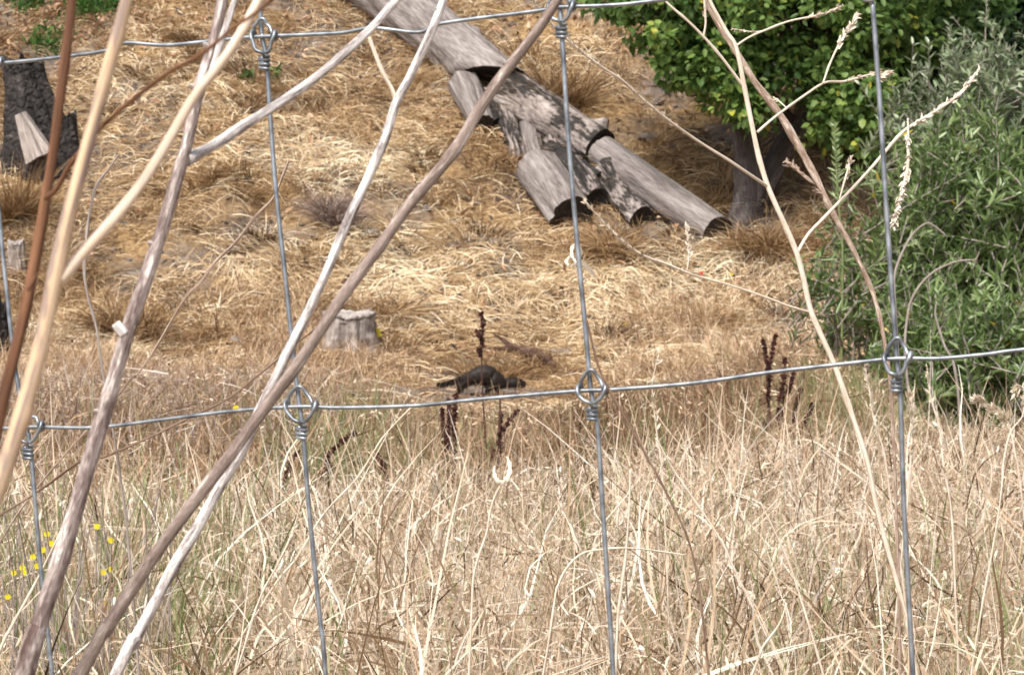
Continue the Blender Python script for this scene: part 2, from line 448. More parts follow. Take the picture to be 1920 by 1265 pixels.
def slope_py(py): return (py - 632.5) / F + math.tan(PITCH)
PX = np.array([-600, 0, 350, 600, 720, 820, 1050, 1120, 1300, 1400, 1480, 1640, 1700, 1800, 2500])
PYT = np.array([690, 700, 700, 690, 735, 768, 768, 738, 705, 660, 640, 700, 770, 800, 810])
def hmax(x, y):
    px = 960 + F * x / y
    return CAMZ - y * slope_py(np.interp(px, PX, PYT))

def updir(n, lean):
    a = rng.random(n) * 2 * math.pi; l = np.abs(rng.normal(size=n)) * lean
    return unit(np.stack([np.cos(a) * np.sin(l), np.sin(a) * np.sin(l), np.cos(l)], -1))
def hor(n):
    a = rng.random(n) * 2 * math.pi
    return np.stack([np.cos(a), np.sin(a), np.zeros(n)], -1)
DOWN = np.array([0, 0, -1.0])

# --- near tall grass (2 - 5.6 m)
nb = MB()
GREENS = ((620, 6.6, 120, 1.3, 1.0), (720, 8.0, 120, 1.2, .7), (340, 4.6, 150, .9, .8), (560, 5.2, 90, .8, .9), (900, 5.4, 60, .8, .6), (940, 2.9, 60, .4, .9), (1230, 6.3, 70, 1.0, .6), (1455, 3.1, 50, .4, 1), (1560, 3.0, 45, .4, 1), (1300, 2.7, 60, .3, .6), (1720, 3.3, 45, .5, .9), (1890, 3.4, 50, .5, .9), (1540, 6.6, 60, .8, .6), (100, 3.4, 90, .6, .8), (1650, 8.5, 150, 2.0, .7), (430, 3.4, 80, .5, .8), (1090, 4.4, 70, .6, .6), (700, 3.6, 60, .5, .7), (250, 3.0, 60, .4, .8), (640, 2.8, 50, .3, .6), (1180, 3.6, 40, .4, .5))
def green_at(x, y):
    px = 960 + F * x / y; w = 0 * x
    for (gx_, gy_, wx, wy, am) in GREENS:
        w = np.maximum(w, am * np.exp(-((px - gx_) / wx) ** 2 - ((y - gy_) / wy) ** 2))
    return w * np.clip((fbm(x * 2.2, y * 1.6, 31, 3) - .40) * 5, 0, 1)
def thin(x, y, q):
    return rng.random(len(x)) > q * np.maximum(green_at(x, y), green_at(x * (y + .4) / y, y + .4))
def near_top(x, y):
    px = 960 + F * x / y
    pyn = np.interp(px, [-300, 0, 300, 600, 1000, 1350, 1600, 1750, 2300], [930, 930, 950, 930, 900, 880, 840, 815, 800]) + (fbm(px / 160., y * 1.5, 9, 3) - .5) * 120
    return np.minimum(0.93 + (fbm(x * 1.5, y * 1.5, 3) - .5) * .25, CAMZ - y * slope_py(pyn))
x, y = scatter(17000, 1.9, 6.2); kk = thin(x, y, .6); x, y = x[kk], y[kk]
top = near_top(x, y); h = np.clip(top * (0.72 + 0.36 * rng.random(len(x))), .2, 1.2)
strag = rng.random(len(x)) < .04
h = np.where(strag, h * (1.05 + .2 * rng.random(len(x))), h)
pos = np.stack([x, y, T(x, y)], -1); d = updir(len(x), .20)
pink = fbm(x * 1.1, y * 1.1, 11)
add_blades(nb, pos, d, h, .0018 + .0024 * rng.random(len(x)), hor(len(x)) * (h * .18)[:, None] * rng.random((len(x), 1)) + DOWN * .02, .5 + .28 * rng.normal(size=len(x)), 5, .9, .012)
# short curled leaves at all heights of the upper canopy
n = 60000
x, y = scatter(n, 1.9, 6.2); kk = thin(x, y, .75) & (rng.random(n) < np.clip((fbm(x * 3.2, y * 2.4, 71, 3) - .3) * 4, .25, 1)); x, y = x[kk], y[kk]; n = len(x)
top = near_top(x, y)
hz = top * (1 - .62 * rng.random(n) ** 1.5) - .03
pos = np.stack([x, y, T(x, y) + hz], -1)
d = unit(updir(n, .75) + rand_unit(n) * .25)
Lb = .05 + .16 * rng.random(n) ** 1.6
dep = (top - hz) / (top + .01)
add_blades(nb, pos, d, Lb, .0014 + .0032 * rng.random(n) ** 1.5, rand_unit(n) * (Lb * 1.05)[:, None] * rng.random((n, 1)) + DOWN * (Lb * .3)[:, None], .53 + .31 * rng.normal(size=n) + .8 * (fbm(x * 2, y * 2, 17) - .5), 5, .5, .08)
n = 9000
x, y = scatter(n, 1.9, 5.6); kk = thin(x, y, .7); x, y = x[kk], y[kk]; n = len(x); top = near_top(x, y)
pos = np.stack([x, y, T(x, y) + top * (.55 + .42 * rng.random(n))], -1)
d = unit(updir(n, .6) + rand_unit(n) * .2); Lb = .08 + .16 * rng.random(n)
add_blades(nb, pos - d * Lb[:, None] * .5, d, Lb, .003 + .0025 * rng.random(n), rand_unit(n) * (Lb * .9)[:, None], .58 + .24 * rng.normal(size=n) + .1, 6, .5, .08)
# fallen long straws criss-crossing
n = 9000
x, y = scatter(n, 1.9, 6.2); kk = thin(x, y, .6); x, y = x[kk], y[kk]; n = len(x); top = near_top(x, y)
pos = np.stack([x, y, T(x, y) + top * (.35 + .55 * rng.random(n))], -1)
d = unit(hor(n) + np.array([0, 0, 1.0]) * (rng.random((n, 1)) * 1.2 - .3)); Lb = .2 + .4 * rng.random(n)
add_blades(nb, pos - d * Lb[:, None] * .4, d, Lb, .0016 + .0014 * rng.random(n), DOWN * (Lb * .2)[:, None], .68 + .28 * rng.normal(size=n), 4, .9, .02)
# seed husks
n = 7000
x, y = scatter(n, 1.9, 7); top = near_top(x, y)
pos = np.stack([x, y, T(x, y) + top * (.72 + .33 * rng.random(n))], -1)
add_leaves(nb, pos, rand_unit(n) + np.array([0, 0, -.3]), rand_unit(n), .010 + .016 * rng.random(n), .002 + .003 * rng.random(n), .6 + .4 * rng.random(n))
tag(nb.build('tall_dry_grass', M['straw_near']), 'tall pale tangled dry grass filling the foreground', 'grass', kind='stuff')

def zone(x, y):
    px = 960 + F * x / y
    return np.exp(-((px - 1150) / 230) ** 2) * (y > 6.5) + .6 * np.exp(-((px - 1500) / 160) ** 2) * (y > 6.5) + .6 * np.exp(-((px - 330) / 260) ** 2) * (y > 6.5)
# --- meadow grass 5.4 - 15.5 m
mb = MB()
n = 52000
x, y = scatter(n, 5.3, 13.6, 1.18); kk = thin(x, y, .55); x, y = x[kk], y[kk]; n = len(x)
hm = np.clip(hmax(x, y), .03, 1.3)
nat = np.where(y < 7, .75, .62) + (fbm(x * .9, y * .9, 21) - .5) * .3
h = np.minimum(nat, hm) * (.62 + .42 * rng.random(n))
keep = (y < 12.6) | (rng.random(n) < .35)
x, y, h = x[keep], y[keep], h[keep]; n = len(x)
pos = np.stack([x, y, T(x, y)], -1)
br = fbm(x * .8, y * .5, 23)
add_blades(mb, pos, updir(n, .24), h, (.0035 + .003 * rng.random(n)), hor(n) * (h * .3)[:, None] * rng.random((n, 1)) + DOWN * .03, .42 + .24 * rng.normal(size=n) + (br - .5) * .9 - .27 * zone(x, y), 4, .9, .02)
n = 60000
x, y = scatter(n, 5.3, 13.4, 1.18); kk = thin(x, y, .6); x, y = x[kk], y[kk]; n = len(x)
hm = np.clip(hmax(x, y), .03, 1.3); nat = np.where(y < 7, .72, .58) + (fbm(x * .9, y * .9, 21) - .5) * .3
hz = np.minimum(nat, hm * .97) * (1 - .6 * rng.random(n) ** 1.4)
pos = np.stack([x, y, T(x, y) + hz], -1); Lb = .05 + .13 * rng.random(n)
d = unit(updir(n, .7) + rand_unit(n) * .2)
br = fbm(x * .8, y * .5, 23)
pos[:, 2] -= np.maximum(0, d[:, 2]) * Lb
left = np.clip((-x / y * F / 960 - .2) * 2, 0, 1)
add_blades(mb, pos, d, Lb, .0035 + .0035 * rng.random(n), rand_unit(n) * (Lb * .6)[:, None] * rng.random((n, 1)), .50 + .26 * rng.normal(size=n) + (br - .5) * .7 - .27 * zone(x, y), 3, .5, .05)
n = 5000                                    # husks
x, y = scatter(n, 5.3, 12.5, 1.15); hm = np.minimum(hmax(x, y), .65)
pos = np.stack([x, y, T(x, y) + hm * (.7 + .3 * rng.random(n))], -1)
add_leaves(mb, pos, rand_unit(n), rand_unit(n), .014 + .016 * rng.random(n), .004 + .004 * rng.random(n), .75 + .25 * rng.random(n))
tag(mb.build('meadow_grass', M['straw_mid']), 'finer brown dry meadow grass behind the foreground grass', 'grass', kind='stuff')

tg = MB()
n = 15000
x, y = scatter(n, 4.6, 12.4, 1.2); px = 960 + F * x / y
k = rng.random(n) < np.interp(px, [-400, 350, 650, 800], [1, .8, .25, 0]); x, y = x[k], y[k]; n = len(x)
hm = np.where(y < 6, near_top(x, y) * 1.02, np.clip(np.minimum(hmax(x, y) * 1.03, .7), .05, 1)); hz = hm * (1 - .5 * rng.random(n) ** 1.5)
d = unit(updir(n, .9)); Lb = .1 + .22 * rng.random(n)
pos = np.stack([x, y, T(x, y) + hz], -1); pos[:, 2] -= np.maximum(0, d[:, 2]) * Lb
add_blades(tg, pos, d, Lb, .002 + .0025 * rng.random(n), rand_unit(n) * (Lb * .4)[:, None], .5 + .28 * rng.normal(size=n), 4, .9, .04)
tag(tg.build('twiggy_grass', M['straw_grey']), 'greyish pink twiggy dead growth on the left of the meadow', 'dead growth', kind='stuff')

# --- green blades hidden in the dry grass
gb = MB()
n = 190000
x, y = scatter(n, 2.2, 12.5, 1.1)
k = rng.random(n) < .012 + green_at(x, y) * np.where(y < 4.2, .62, .5) * np.where(x > 0, .75, 1); x, y = x[k], y[k]; n = len(x)
tp = np.where(y < 5.8, near_top(x, y), np.minimum(hmax(x, y), .66))
h = np.clip(tp * (np.where(y < 4.4, .86, .74) + .32 * rng.random(n)), .05, 1.1)
add_blades(gb, np.stack([x, y, T(x, y)], -1), updir(n, .13), h, .003 + .004 * rng.random(n) + .004 * (rng.random(n) < .2), hor(n) * (h * .2)[:, None], .25 + .75 * rng.random(n), 4, .9)
tag(gb.build('green_grass', M['green_blade']), 'green grass blades growing up through the dry grass', 'grass', kind='stuff')

# --- straw on the bank
hb = MB()
def surf_frame(x, y):
    e = .05
    nz = np.stack([-(T(x + e, y) - T(x - e, y)) / (2 * e), -(T(x, y + e) - T(x, y - e)) / (2 * e), np.ones_like(x)], -1)
    return unit(nz)
n = 200000
x, y = scatter(n, 12.1, 23.5, 1.15, .4, power=.9)
z = T(x, y)
bare = fbm(x * 1.3, y * 1.3, 41, 4)
keep = rng.random(n) < np.clip((bare - .41) * 8, .10, 1)
keep &= ~((np.abs(x + .14) < .36) & (y > 12.6) & (y < 13.6) & (rng.random(n) < .8))
x, y, z, bare = x[keep], y[keep], z[keep], bare[keep]; n = len(x)
N = surf_frame(x, y)
flow = fbm(x * .9, y * .9, 45, 3) * 4 * math.pi
ang = flow + rng.normal(size=n) * .95
tx = np.stack([np.cos(ang), np.sin(ang), np.zeros(n)], -1)
tx = unit(tx - N * (tx * N).sum(-1, keepdims=True))
L = .10 + .26 * rng.random(n) ** 1.3
gold = fbm(x * .6, y * .6, 47, 3)
colr = .60 + (gold - .5) * 1.3 + .24 * rng.normal(size=n) + np.interp(y, [15, 18, 20.5], [.06, .0, -.14]) - .16 * np.clip((x / y * F - 170) / 200, 0, 1) * (y > 17) + .22 * np.exp(-((x / y * F - 150) / 260) ** 2 - ((y - 15.6) / 1.0) ** 2) + .22 * np.exp(-((x / y * F + 780) / 260) ** 2 - ((y - 14.9) / .7) ** 2)  # straw right of the logs is browner: tree shade put into its colour
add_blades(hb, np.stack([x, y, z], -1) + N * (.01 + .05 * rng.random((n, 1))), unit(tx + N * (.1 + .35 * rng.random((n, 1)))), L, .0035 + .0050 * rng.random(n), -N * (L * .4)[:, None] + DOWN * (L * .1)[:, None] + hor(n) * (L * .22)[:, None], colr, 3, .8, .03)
# draping tufts
def tufts(nc, per, R0, R1, H0, H1, c0, up, drp):
    cx, cy = scatter(nc, 13.8, 23.5, 1.12, .3, power=.8)
    cx, cy = cx + 0, cy + 0
    R = R0 + (R1 - R0) * rng.random(nc); H = H0 + (H1 - H0) * rng.random(nc) ** 1.3; cc = c0 + .16 * rng.normal(size=nc)
    lean = rng.normal(size=(nc, 2)) * .3
    ci = np.repeat(np.arange(nc), per); n = len(ci); a = rng.random(n) * 2 * math.pi; rr = R[ci] * np.sqrt(rng.random(n))
    x = cx[ci] + rr * np.cos(a) * 1.6; y = cy[ci] + rr * np.sin(a)
    d = unit(np.stack([lean[ci, 0] + np.cos(a) * .3, lean[ci, 1] + np.sin(a) * .3 - .1, np.full(n, up)], -1) + rand_unit(n) * .35)
    L = H[ci] * (.4 + .8 * rng.random(n))
    add_blades(hb, np.stack([x, y, T(x, y)], -1), d, L, .004 + .004 * rng.random(n), np.stack([lean[ci, 0] + .5 * np.cos(a), lean[ci, 1] + .4 * np.sin(a) - .4, np.full(n, -drp)], -1) * (L * .5)[:, None], cc[ci] + .15 * rng.normal(size=n), 4, .8, .03)
tufts(230, 130, .06, .15, .16, .36, .30, 1.0, .8)
nc = 1300; per = 42
cx, cy = scatter(nc, 13.2, 23.5, 1.12, .3, power=.8)
km = fbm(cx * .8, cy * .8, 51, 3) > .44
cx, cy = cx[km], cy[km]; nc = len(cx)
R = .05 + .10 * rng.random(nc); H = .12 + .22 * rng.random(nc) ** 1.5; cc = .40 + .24 * rng.normal(size=nc)
ci = np.repeat(np.arange(nc), per); n = len(ci)
a = rng.random(n) * 2 * math.pi; rr = R[ci] * np.sqrt(rng.random(n))
x = cx[ci] + rr * np.cos(a); y = cy[ci] + rr * np.sin(a)
d = unit(np.stack([np.cos(a) * .45, np.sin(a) * .45 - .12, np.full(n, 1.0)], -1) + rand_unit(n) * .3)
L = H[ci] * (.6 + .6 * rng.random(n))
add_blades(hb, np.stack([x, y, T(x, y)], -1), d, L, .0045 + .004 * rng.random(n), np.stack([np.cos(a), np.sin(a) - .5, np.full(n, -1.2)], -1) * (L * .5)[:, None], cc[ci] + .14 * rng.normal(size=n), 4, .8, .02)
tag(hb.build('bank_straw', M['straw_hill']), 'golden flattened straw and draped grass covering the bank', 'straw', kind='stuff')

# --- short standing dry grass along the foot of the bank
sb = MB()
n = 24000
x, y = scatter(n, 12.6, 16.4, 1.15)
px = 960 + F * x / y
lim = np.interp(px, [-300, 500, 700, 820, 1060, 1200, 1400, 1500, 2400], [.25, .25, .2, .06, .06, .2, .30, .34, .3])
dens = fbm(x * 1.2, y * 1.2, 61, 3)
k = rng.random(n) < np.clip((dens - .38) * 5, .15, 1); k &= ~((np.abs(x + .14) < .4) & (y > 12.4) & (y < 13.6) & (rng.random(len(x)) < .85)); x, y, lim = x[k], y[k], lim[k]; n = len(x)
h = lim * (.5 + .7 * rng.random(n))
add_blades(sb, np.stack([x, y, T(x, y)], -1), updir(n, .35), h, .005 + .003 * rng.random(n), hor(n) * (h * .4)[:, None] + DOWN * (h * .15)[:, None], .58 + .22 * rng.normal(size=n), 3, .9, .03)
tag(sb.build('short_dry_grass', M['straw_mid']), 'short thin dry grass at the foot of the bank', 'grass', kind='stuff')

# --- dead leaves and bits of char on the bank
lb = MB()
n = 17000
x, y = scatter(n, 14.5, 24, 1.15, .4, power=.7)
px = 960 + F * x / y
k = rng.random(n) < np.where((px < 420) & (y > 19.5), 1.0, np.where(px > 1000, .4, .22)) * np.where(y > 20, 1, .55)
x, y = x[k], y[k]; n = len(x); N = surf_frame(x, y)
add_leaves(lb, np.stack([x, y, T(x, y)], -1) + N * (.02 + .05 * rng.random((n, 1))), rand_unit(n), unit(N + rand_unit(n) * .6), .04 + .05 * rng.random(n), .022 + .025 * rng.random(n), .2 + .8 * rng.random(n), .35, .3)
tag(lb.build('leaf_litter', M['litter']), 'curled brown dead leaves scattered over the upper bank', 'leaf litter', kind='stuff')
kb = MB(); dirs = None
x, y = scatter(520, 13.8, 23, 1.15, .4, power=.8)
k = fbm(x * 1.3, y * 1.3, 41, 4) < .52; x, y = x[k], y[k]
from itertools import product
cube = unit(np.array([c for c in product((-1, 0, 1), repeat=3) if c != (0, 0, 0)], float))
def quad_sphere():
    seg = 7; th = np.linspace(0, math.pi, seg); ph = np.linspace(0, 2 * math.pi, 9)[:-1]
    A, B = np.meshgrid(th, ph, indexing='ij'); v = np.stack([np.sin(A) * np.cos(B), np.sin(A) * np.sin(B), np.cos(A)], -1).reshape(-1, 3)
    i, j = np.meshgrid(np.arange(seg - 1), np.arange(8), indexing='ij'); j2 = (j + 1) % 8
    return v, np.stack([i * 8 + j, i * 8 + j2, (i + 1) * 8 + j2, (i + 1) * 8 + j], -1).reshape(-1, 4)
qs, qf = quad_sphere()
for a, b_ in zip(x, y):
    r_ = .018 + .05 * rng.random() ** 2.2
    kb.add(np.array([a, b_, float(T(a, b_)) + r_ * .3]) + qs * r_ * [1.2, 1, .7] * (1 + .22 * rng.normal(size=(len(qs), 1))), qf, rng.random())
tag(kb.build('soil_clods', M['clod'], smooth=False), 'grey soil clods and small stones showing through the straw', 'soil clods', kind='stuff')
cb = MB()
n = 2600
x, y = scatter(n, 14.5, 23, 1.1, .4, power=.8); N = surf_frame(x, y)
add_leaves(cb, np.stack([x, y, T(x, y)], -1) + N * .045, unit(rand_unit(n) * [1, 1, .3]), N + rand_unit(n) * .5, .03 + .07 * rng.random(n), .012 + .02 * rng.random(n), rng.random(n), .4, .1)
tag(cb.build('char_debris', M['char_bits']), 'small black charred bits scattered in the straw', 'debris', kind='stuff')

# ------------------------------------------------------------------ the wire fence
def fd(px): return 1.0 / np.interp(px, [-3000, 50, 1680, 5000], [1 / 1.22 - 3050 * 7.586e-5, 1 / 1.22, 1 / 1.06, 1 / 1.06 + 3320 * 7.586e-5])
def FP(px, py, off=0.0):
    return P(px, py, float(fd(px)) + off)
row_top = [(-900, 190), (-500, 160), (-150, 131), (0, 119), (110, 108), (200, 95), (235, 81), (310, 85), (390, 78), (470, 70), (560, 66), (640, 62), (700, 53), (785, 61), (830, 44), (1000, 22), (1050, 14), (1150, 10), (1240, 0), (1640, -55), (1850, -72), (2250, -120), (2800, -180)]
row_bot = [(-900, 850), (-500, 826), (-120, 806), (0, 803), (60, 800), (180, 801), (300, 787), (440, 770), (560, 762), (640, 764), (780, 760), (900, 748), (1080, 733), (1150, 730), (1300, 718), (1450, 697), (1600, 680), (1680, 672), (1760, 672), (1850, 664), (1920, 655), (2250, 622), (2800, 560)]
fence = thing('wire_fence', P(960, 9000, 1.12) * [1, 1, 0], 'galvanised square wire fence with twisted knots crossing the whole view', 'wire fence')
def rowpts(k):
    if k == 0: return row_top
    if k == 1: return row_bot
    if k > 1: return [(x_, y_ + 700 * (k - 1) + 6 * math.sin(x_ * .01 + k)) for x_, y_ in row_bot[::2]]
    return [(x_, y_ + 700 * k + 6 * math.sin(x_ * .013 + k)) for x_, y_ in row_top[::2]]
rows = list(range(-3, 8))
def row_at(k, px):
    a = np.array(rowpts(k)); return float(np.interp(px, a[:, 0], a[:, 1]))
for k in rows:
    w = MB(); w.tube([FP(a, b) for a, b in rowpts(k)], .00108, 10, n=len(rowpts(k)) * 6); w.build('line_wire', M['wire'], fence)
# stays: photo points for the ones in view, straight neighbours outside it
stays = [
    [(-30, 60), (0, 420), (15, 570), (30, 700), (50, 800), (60, 870), (75, 1050), (98, 1265), (120, 1500)],
    [(485, -20), (492, 70), (500, 120), (515, 330), (535, 520), (553, 690), (562, 762), (569, 820), (580, 960), (600, 1160), (613, 1300)],
    [(1045, -60), (1050, 14), (1054, 70), (1065, 250), (1080, 430), (1098, 620), (1108, 730), (1120, 800), (1130, 950), (1150, 1265), (1156, 1400)],
    [(1630, -55), (1637, 20), (1650, 200), (1665, 440), (1678, 620), (1681, 672), (1688, 740), (1695, 950), (1712, 1265), (1722, 1400)],
]
def extend(st):
    a = st[0]; b = st[1]; s = (b[0] - a[0]) / max(1, b[1] - a[1])
    s = .07
    lo = [(st[0][0] - s * (st[0][1] - q), q) for q in (-2150, -1400, -700)]
    hi = [(st[-1][0] + s * (q - st[-1][1]), q) for q in (2200, 2900, 3700, 4600, 5500)]
    return lo + st + hi
for dx, src in ((-560, 0), (-1120, 0), (600, 3), (1200, 3)):
    stays.append([(a + dx, b) for a, b in stays[src]])
def stay_x(st, py): 
    a = np.array(st); return float(np.interp(py, a[:, 1], a[:, 0]))
S = .000269 * 1.0
for si, st in enumerate(stays):
    e = extend(st)
    w = MB(); w.tube([FP(a, b, .0022) for a, b in e], .00125, 10, n=len(e) * 7); w.build('stay_wire', M['wire'], fence)
    for k in rows:
        if not (-1 <= k <= 2) and si > 3: continue
        kx = 0
        for it in range(3):
            ky = row_at(k, kx); kx = stay_x(e, ky)
        ky = row_at(k, kx)
        sl = (row_at(k, kx + 30) - row_at(k, kx - 30)) / 60
        tw = 0
        def Q(u, v, o): return FP(kx + u + v * .06 + tw * v * .02, ky + v + u * sl + tw * u * .012, o)
        j = lambda q: (random.random() - .5) * q
        w = MB()
        # teardrop loop over the stay, hooked round the line wire, then wound on the stay below
        hw = 25 + j(8); apx = -35 + j(12); bt = 25 + j(8); tw = j(8)
        loop = [Q(2, bt + 14, .001), Q(-3, bt + 3, -.004), Q(-14, bt - 3, -.0045), Q(-hw + 3, 9, -.0042), Q(-hw, 0, -.004), Q(-hw + 1, -9, -.002), Q(-hw + 5, -11, .001), Q(-hw + 7, -3, .003), Q(-hw + 8, -8, .002),
                Q(-hw * .70, -18, .0), Q(-hw * .42, apx + 8, -.001), Q(-2, apx, -.0018), Q(6, apx + 1, -.0018), Q(hw * .45, apx + 10, -.001), Q(hw * .72, -17, -.001), Q(hw * .86, -6, -.002), Q(hw - 2, 6, .001), Q(hw + 4, 6, .003), Q(hw + 6, -3, .001), Q(hw + 3, -9, -.002), Q(hw, 0, -.0042), Q(hw - 6, 12, -.0042), Q(12, bt - 2, -.004), Q(4, bt + 4, -.003)]
        w.tube(loop, .00102, 8, n=len(loop) * 5)
        coil = []
        for q in range(int(3.25 * 14)):
            aa = q / 14 * 2 * math.pi
            coil.append(Q(math.sin(aa) * (9.4 - q * .01) + tw * .1, bt + 8 + q / 14 * 8.2, .0022 - math.cos(aa) * 9.0 * S))
        w.tube(coil, .00095, 8, n=len(coil) * 2)
        w.build('knot', M['wire'], fence)

# ------------------------------------------------------------------ dead stems between the camera and the fence, and just behind it
def to_ground(p_last, p_prev, steps=4, foot=None):
    """carry a stem on from the bottom of the frame down to where it is rooted"""
    p_last = np.array(p_last); d = p_last - np.array(p_prev); d = d / np.linalg.norm(d)
    pts = []
    if foot is None:
        foot = p_last + d * .35; foot = np.array([foot[0], foot[1] + .05, 0.0])
    for k in range(1, steps + 1):
        t = k / steps
        a = p_last + d * t * .5
        pts.append(a * (1 - t) ** 1.2 + (np.array([foot[0] * .9 + p_last[0] * .1, foot[1], 0]) + np.array([0, 0, p_last[2] * (1 - t)])) * (1 - (1 - t) ** 1.2))
    pts[-1][2] = T(pts[-1][0], pts[-1][1]) - .02
    return pts

def knobby(amp=.06, f=40, seed=0):
    rs_ = np.random.default_rng(int(seed * 13 + f))
    nodes = [(p_ + rs_.normal() * .012, rs_.uniform(.004, .009) * 40 / f, rs_.uniform(.08, .30), rs_.uniform(0, 6.28)) for p_ in np.arange(.02, 2.2, .055)] if f >= 40 else []
    def r(ang, l):
        base_ = _r(ang, l)
        for (p_, w_, h_, a0) in nodes:
            if abs(l - p_) < w_ * 3: base_ = base_ + h_ * math.exp(-((l - p_) / w_) ** 2) * (.55 + .45 * np.cos(ang - a0))
        return base_
    def _r(ang, l):
        return 1 + amp * np.sin(ang * 3 + l * f * .3 + seed) * math.sin(l * f + seed) + amp * .6 * math.sin(l * f * 2.3 + seed * 2) 
    return r

def px_path(pts, d0, d1=None):
    n = len(pts); d1 = d1 or d0
    return [P(a, b, d0 + (d1 - d0) * i / (n - 1)) for i, (a, b) in enumerate(pts)]

def stem(name, label, cat, pts, dist, rad_px, mat, branches=(), rooted=True, group=None, stub=(), seed=0, d_end=None, amp=.07):
    """pts from the top down in photo pixels, radius in photo pixels"""
    d_end = d_end or dist
    W = px_path(pts, dist, d_end)
    rad = [r * (.35 if name == 'branching_weed' else .43) * dist / F for r in rad_px]
    if rooted:
        ext = to_ground(W[-1], W[-2]); W2 = W + ext
        rad = list(np.interp(np.linspace(0, 1, len(W)), np.linspace(0, 1, len(rad)), rad)) + [rad[-1] * (1 + .06 * (q + 1)) for q in range(len(ext))]
    else: W2 = W
    root = thing(name, W2[-1], label, cat, group)
    s = MB(); cc_ = s.tube(W2, rad, 16, n=len(W2) * 14, ridge=knobby(amp, 55, seed))
    if max(rad_px) > 16 and mat is not M['tan_peel']:
        for q in range(5):
            p0 = cc_[int(len(cc_) * (.03 + .6 * q / 5 + .11 * random.random()))]; dv = unit(np.array([random.choice((-1, 1)) * 1.0, -.5, random.uniform(.2, 1.0)]))
            r0_ = max(rad) * .8; s.tube([p0, p0 + dv * r0_ * .85, p0 + dv * r0_ * 1.15], [r0_ * .5, r0_ * .28, r0_ * .16], 6, n=6)
    s.build('stem', mat, root)
    for bi, (bp, bd0, bd1, br, bm, bud) in enumerate(branches):
        b = MB(); WW = px_path(bp, bd0, bd1)
        tk = .66 if name == 'branching_weed' else .9
        c = b.tube(WW, [q * .5 * tk * bd0 / F for q in br], 10, n=len(WW) * 10, ridge=knobby(amp * 1.6, 80, seed + bi + 3))
        if bud: add_buds(b, c, bud, bd0)
        b.build('twig', bm or mat, root)
    for (sp, r1) in stub:
        b = MB(); b.tube(px_path(sp, dist - .01), [r1 * .5 * dist / F, r1 * .5 * dist / F, r1 * .45 * dist / F], 12, n=8, rnd=.9); b.build('cut_stub', M['white_bark'], root)
    return root

def add_buds(b, c, bud, d):
    """crusty bracts and buds over the end portion of a twig; bud = (share, count, size in px)"""
    share, cnt, size = bud
    n = len(c); i0 = int(n * (1 - share))
    tan = unit(np.gradient(c, axis=0))
    ii = (i0 + rng.random(cnt) ** .8 * (n - i0 - 1)).astype(int)
    pos = c[ii] + rand_unit(cnt) * size * .2 * d / F
    s = size * .95 * d / F * (.3 + rng.random(cnt) ** 1.5 * 1.1)
    m = MB.__new__(MB)
    k0 = b.n
    add_leaves(b, pos, unit(tan[ii] + rand_unit(cnt) * .65), rand_unit(cnt), s, s * .34, rng.random(cnt), .5, .25)

stem('dead_weed', 'thin dark brown blurred stem curving down the left edge', 'dead weed',
     [(140, -160), (135, 0), (118, 140), (100, 280), (78, 420), (58, 530), (34, 640), (8, 740), (-20, 860), (-60, 1000)], .62, [18, 22, 26, 28], M['brown_stem'], seed=1,
     branches=[([(52, 545), (62, 528), (70, 512)], .6, .6, [9, 7, 4], None, None), ([(86, 372), (108, 352), (135, 305), (185, 245), (245, 190), (310, 140), (380, 100), (435, 55), (500, 8), (560, -60)], .60, .50, [11, 10, 9, 8, 7, 6], None, None)])
stem('dead_weed', 'thick pale tan stem with peeling bark near the left edge', 'dead weed',
     [(268, -120), (238, 0), (205, 120), (175, 230), (148, 330), (120, 440), (100, 540), (78, 640), (52, 740), (18, 850), (-20, 960), (-80, 1120)], .56, [24, 28, 32, 34, 37, 42], M['tan_peel'], seed=2,
     branches=[([(108, 528), (160, 470), (215, 408), (268, 340), (318, 260), (365, 180), (405, 130), (440, 80), (480, 10), (510, -60)], .56, .60, [26, 24, 22, 21, 21, 20, 18], M['pink_peel'], None)], amp=.05)
stem('dead_weed', 'stout mottled grey stem with a white cut stub and a long side branch', 'dead weed',
     [(432, -110), (418, -10), (398, 90), (372, 170), (350, 270), (330, 340), (305, 430), (272, 530), (240, 620), (208, 730), (172, 850), (140, 960), (106, 1070), (70, 1180), (40, 1280)], .84, [22, 24, 27, 28, 31, 33, 36, 38, 42], M['mottled'], seed=4,
     branches=[([(352, 300), (372, 288), (402, 272), (450, 240), (520, 196), (580, 155), (640, 105), (700, 50), (745, 0), (800, -60)], .84, .93, [26, 22, 20, 20, 18], M['white_bark'], None),
               ([(392, 150), (405, 110), (424, 50), (444, -10), (462, -80)], .83, .84, [13, 14, 12], M['white_bark'], None)],
     stub=[([(234, 628), (226, 618), (217, 606)], 20)])
stem('dead_weed', 'slender bleached stem leaning right with a short straight white twig', 'dead weed',
     [(850, -60), (832, 0), (808, 60), (770, 140), (742, 195), (722, 260), (692, 330), (650, 420), (612, 510), (575, 590), (545, 650), (518, 705), (488, 765), (455, 840), (405, 925), (370, 990), (330, 1055), (290, 1130), (250, 1205), (212, 1275)], .98, [17, 19, 20, 20, 21, 22, 24, 24], M['white_bark'], seed=5, d_end=.92,
     branches=[([(744, 190), (735, 168), (720, 140), (705, 105), (692, 70)], .97, .97, [12, 9, 8, 8], M['cream_stem'], None)])
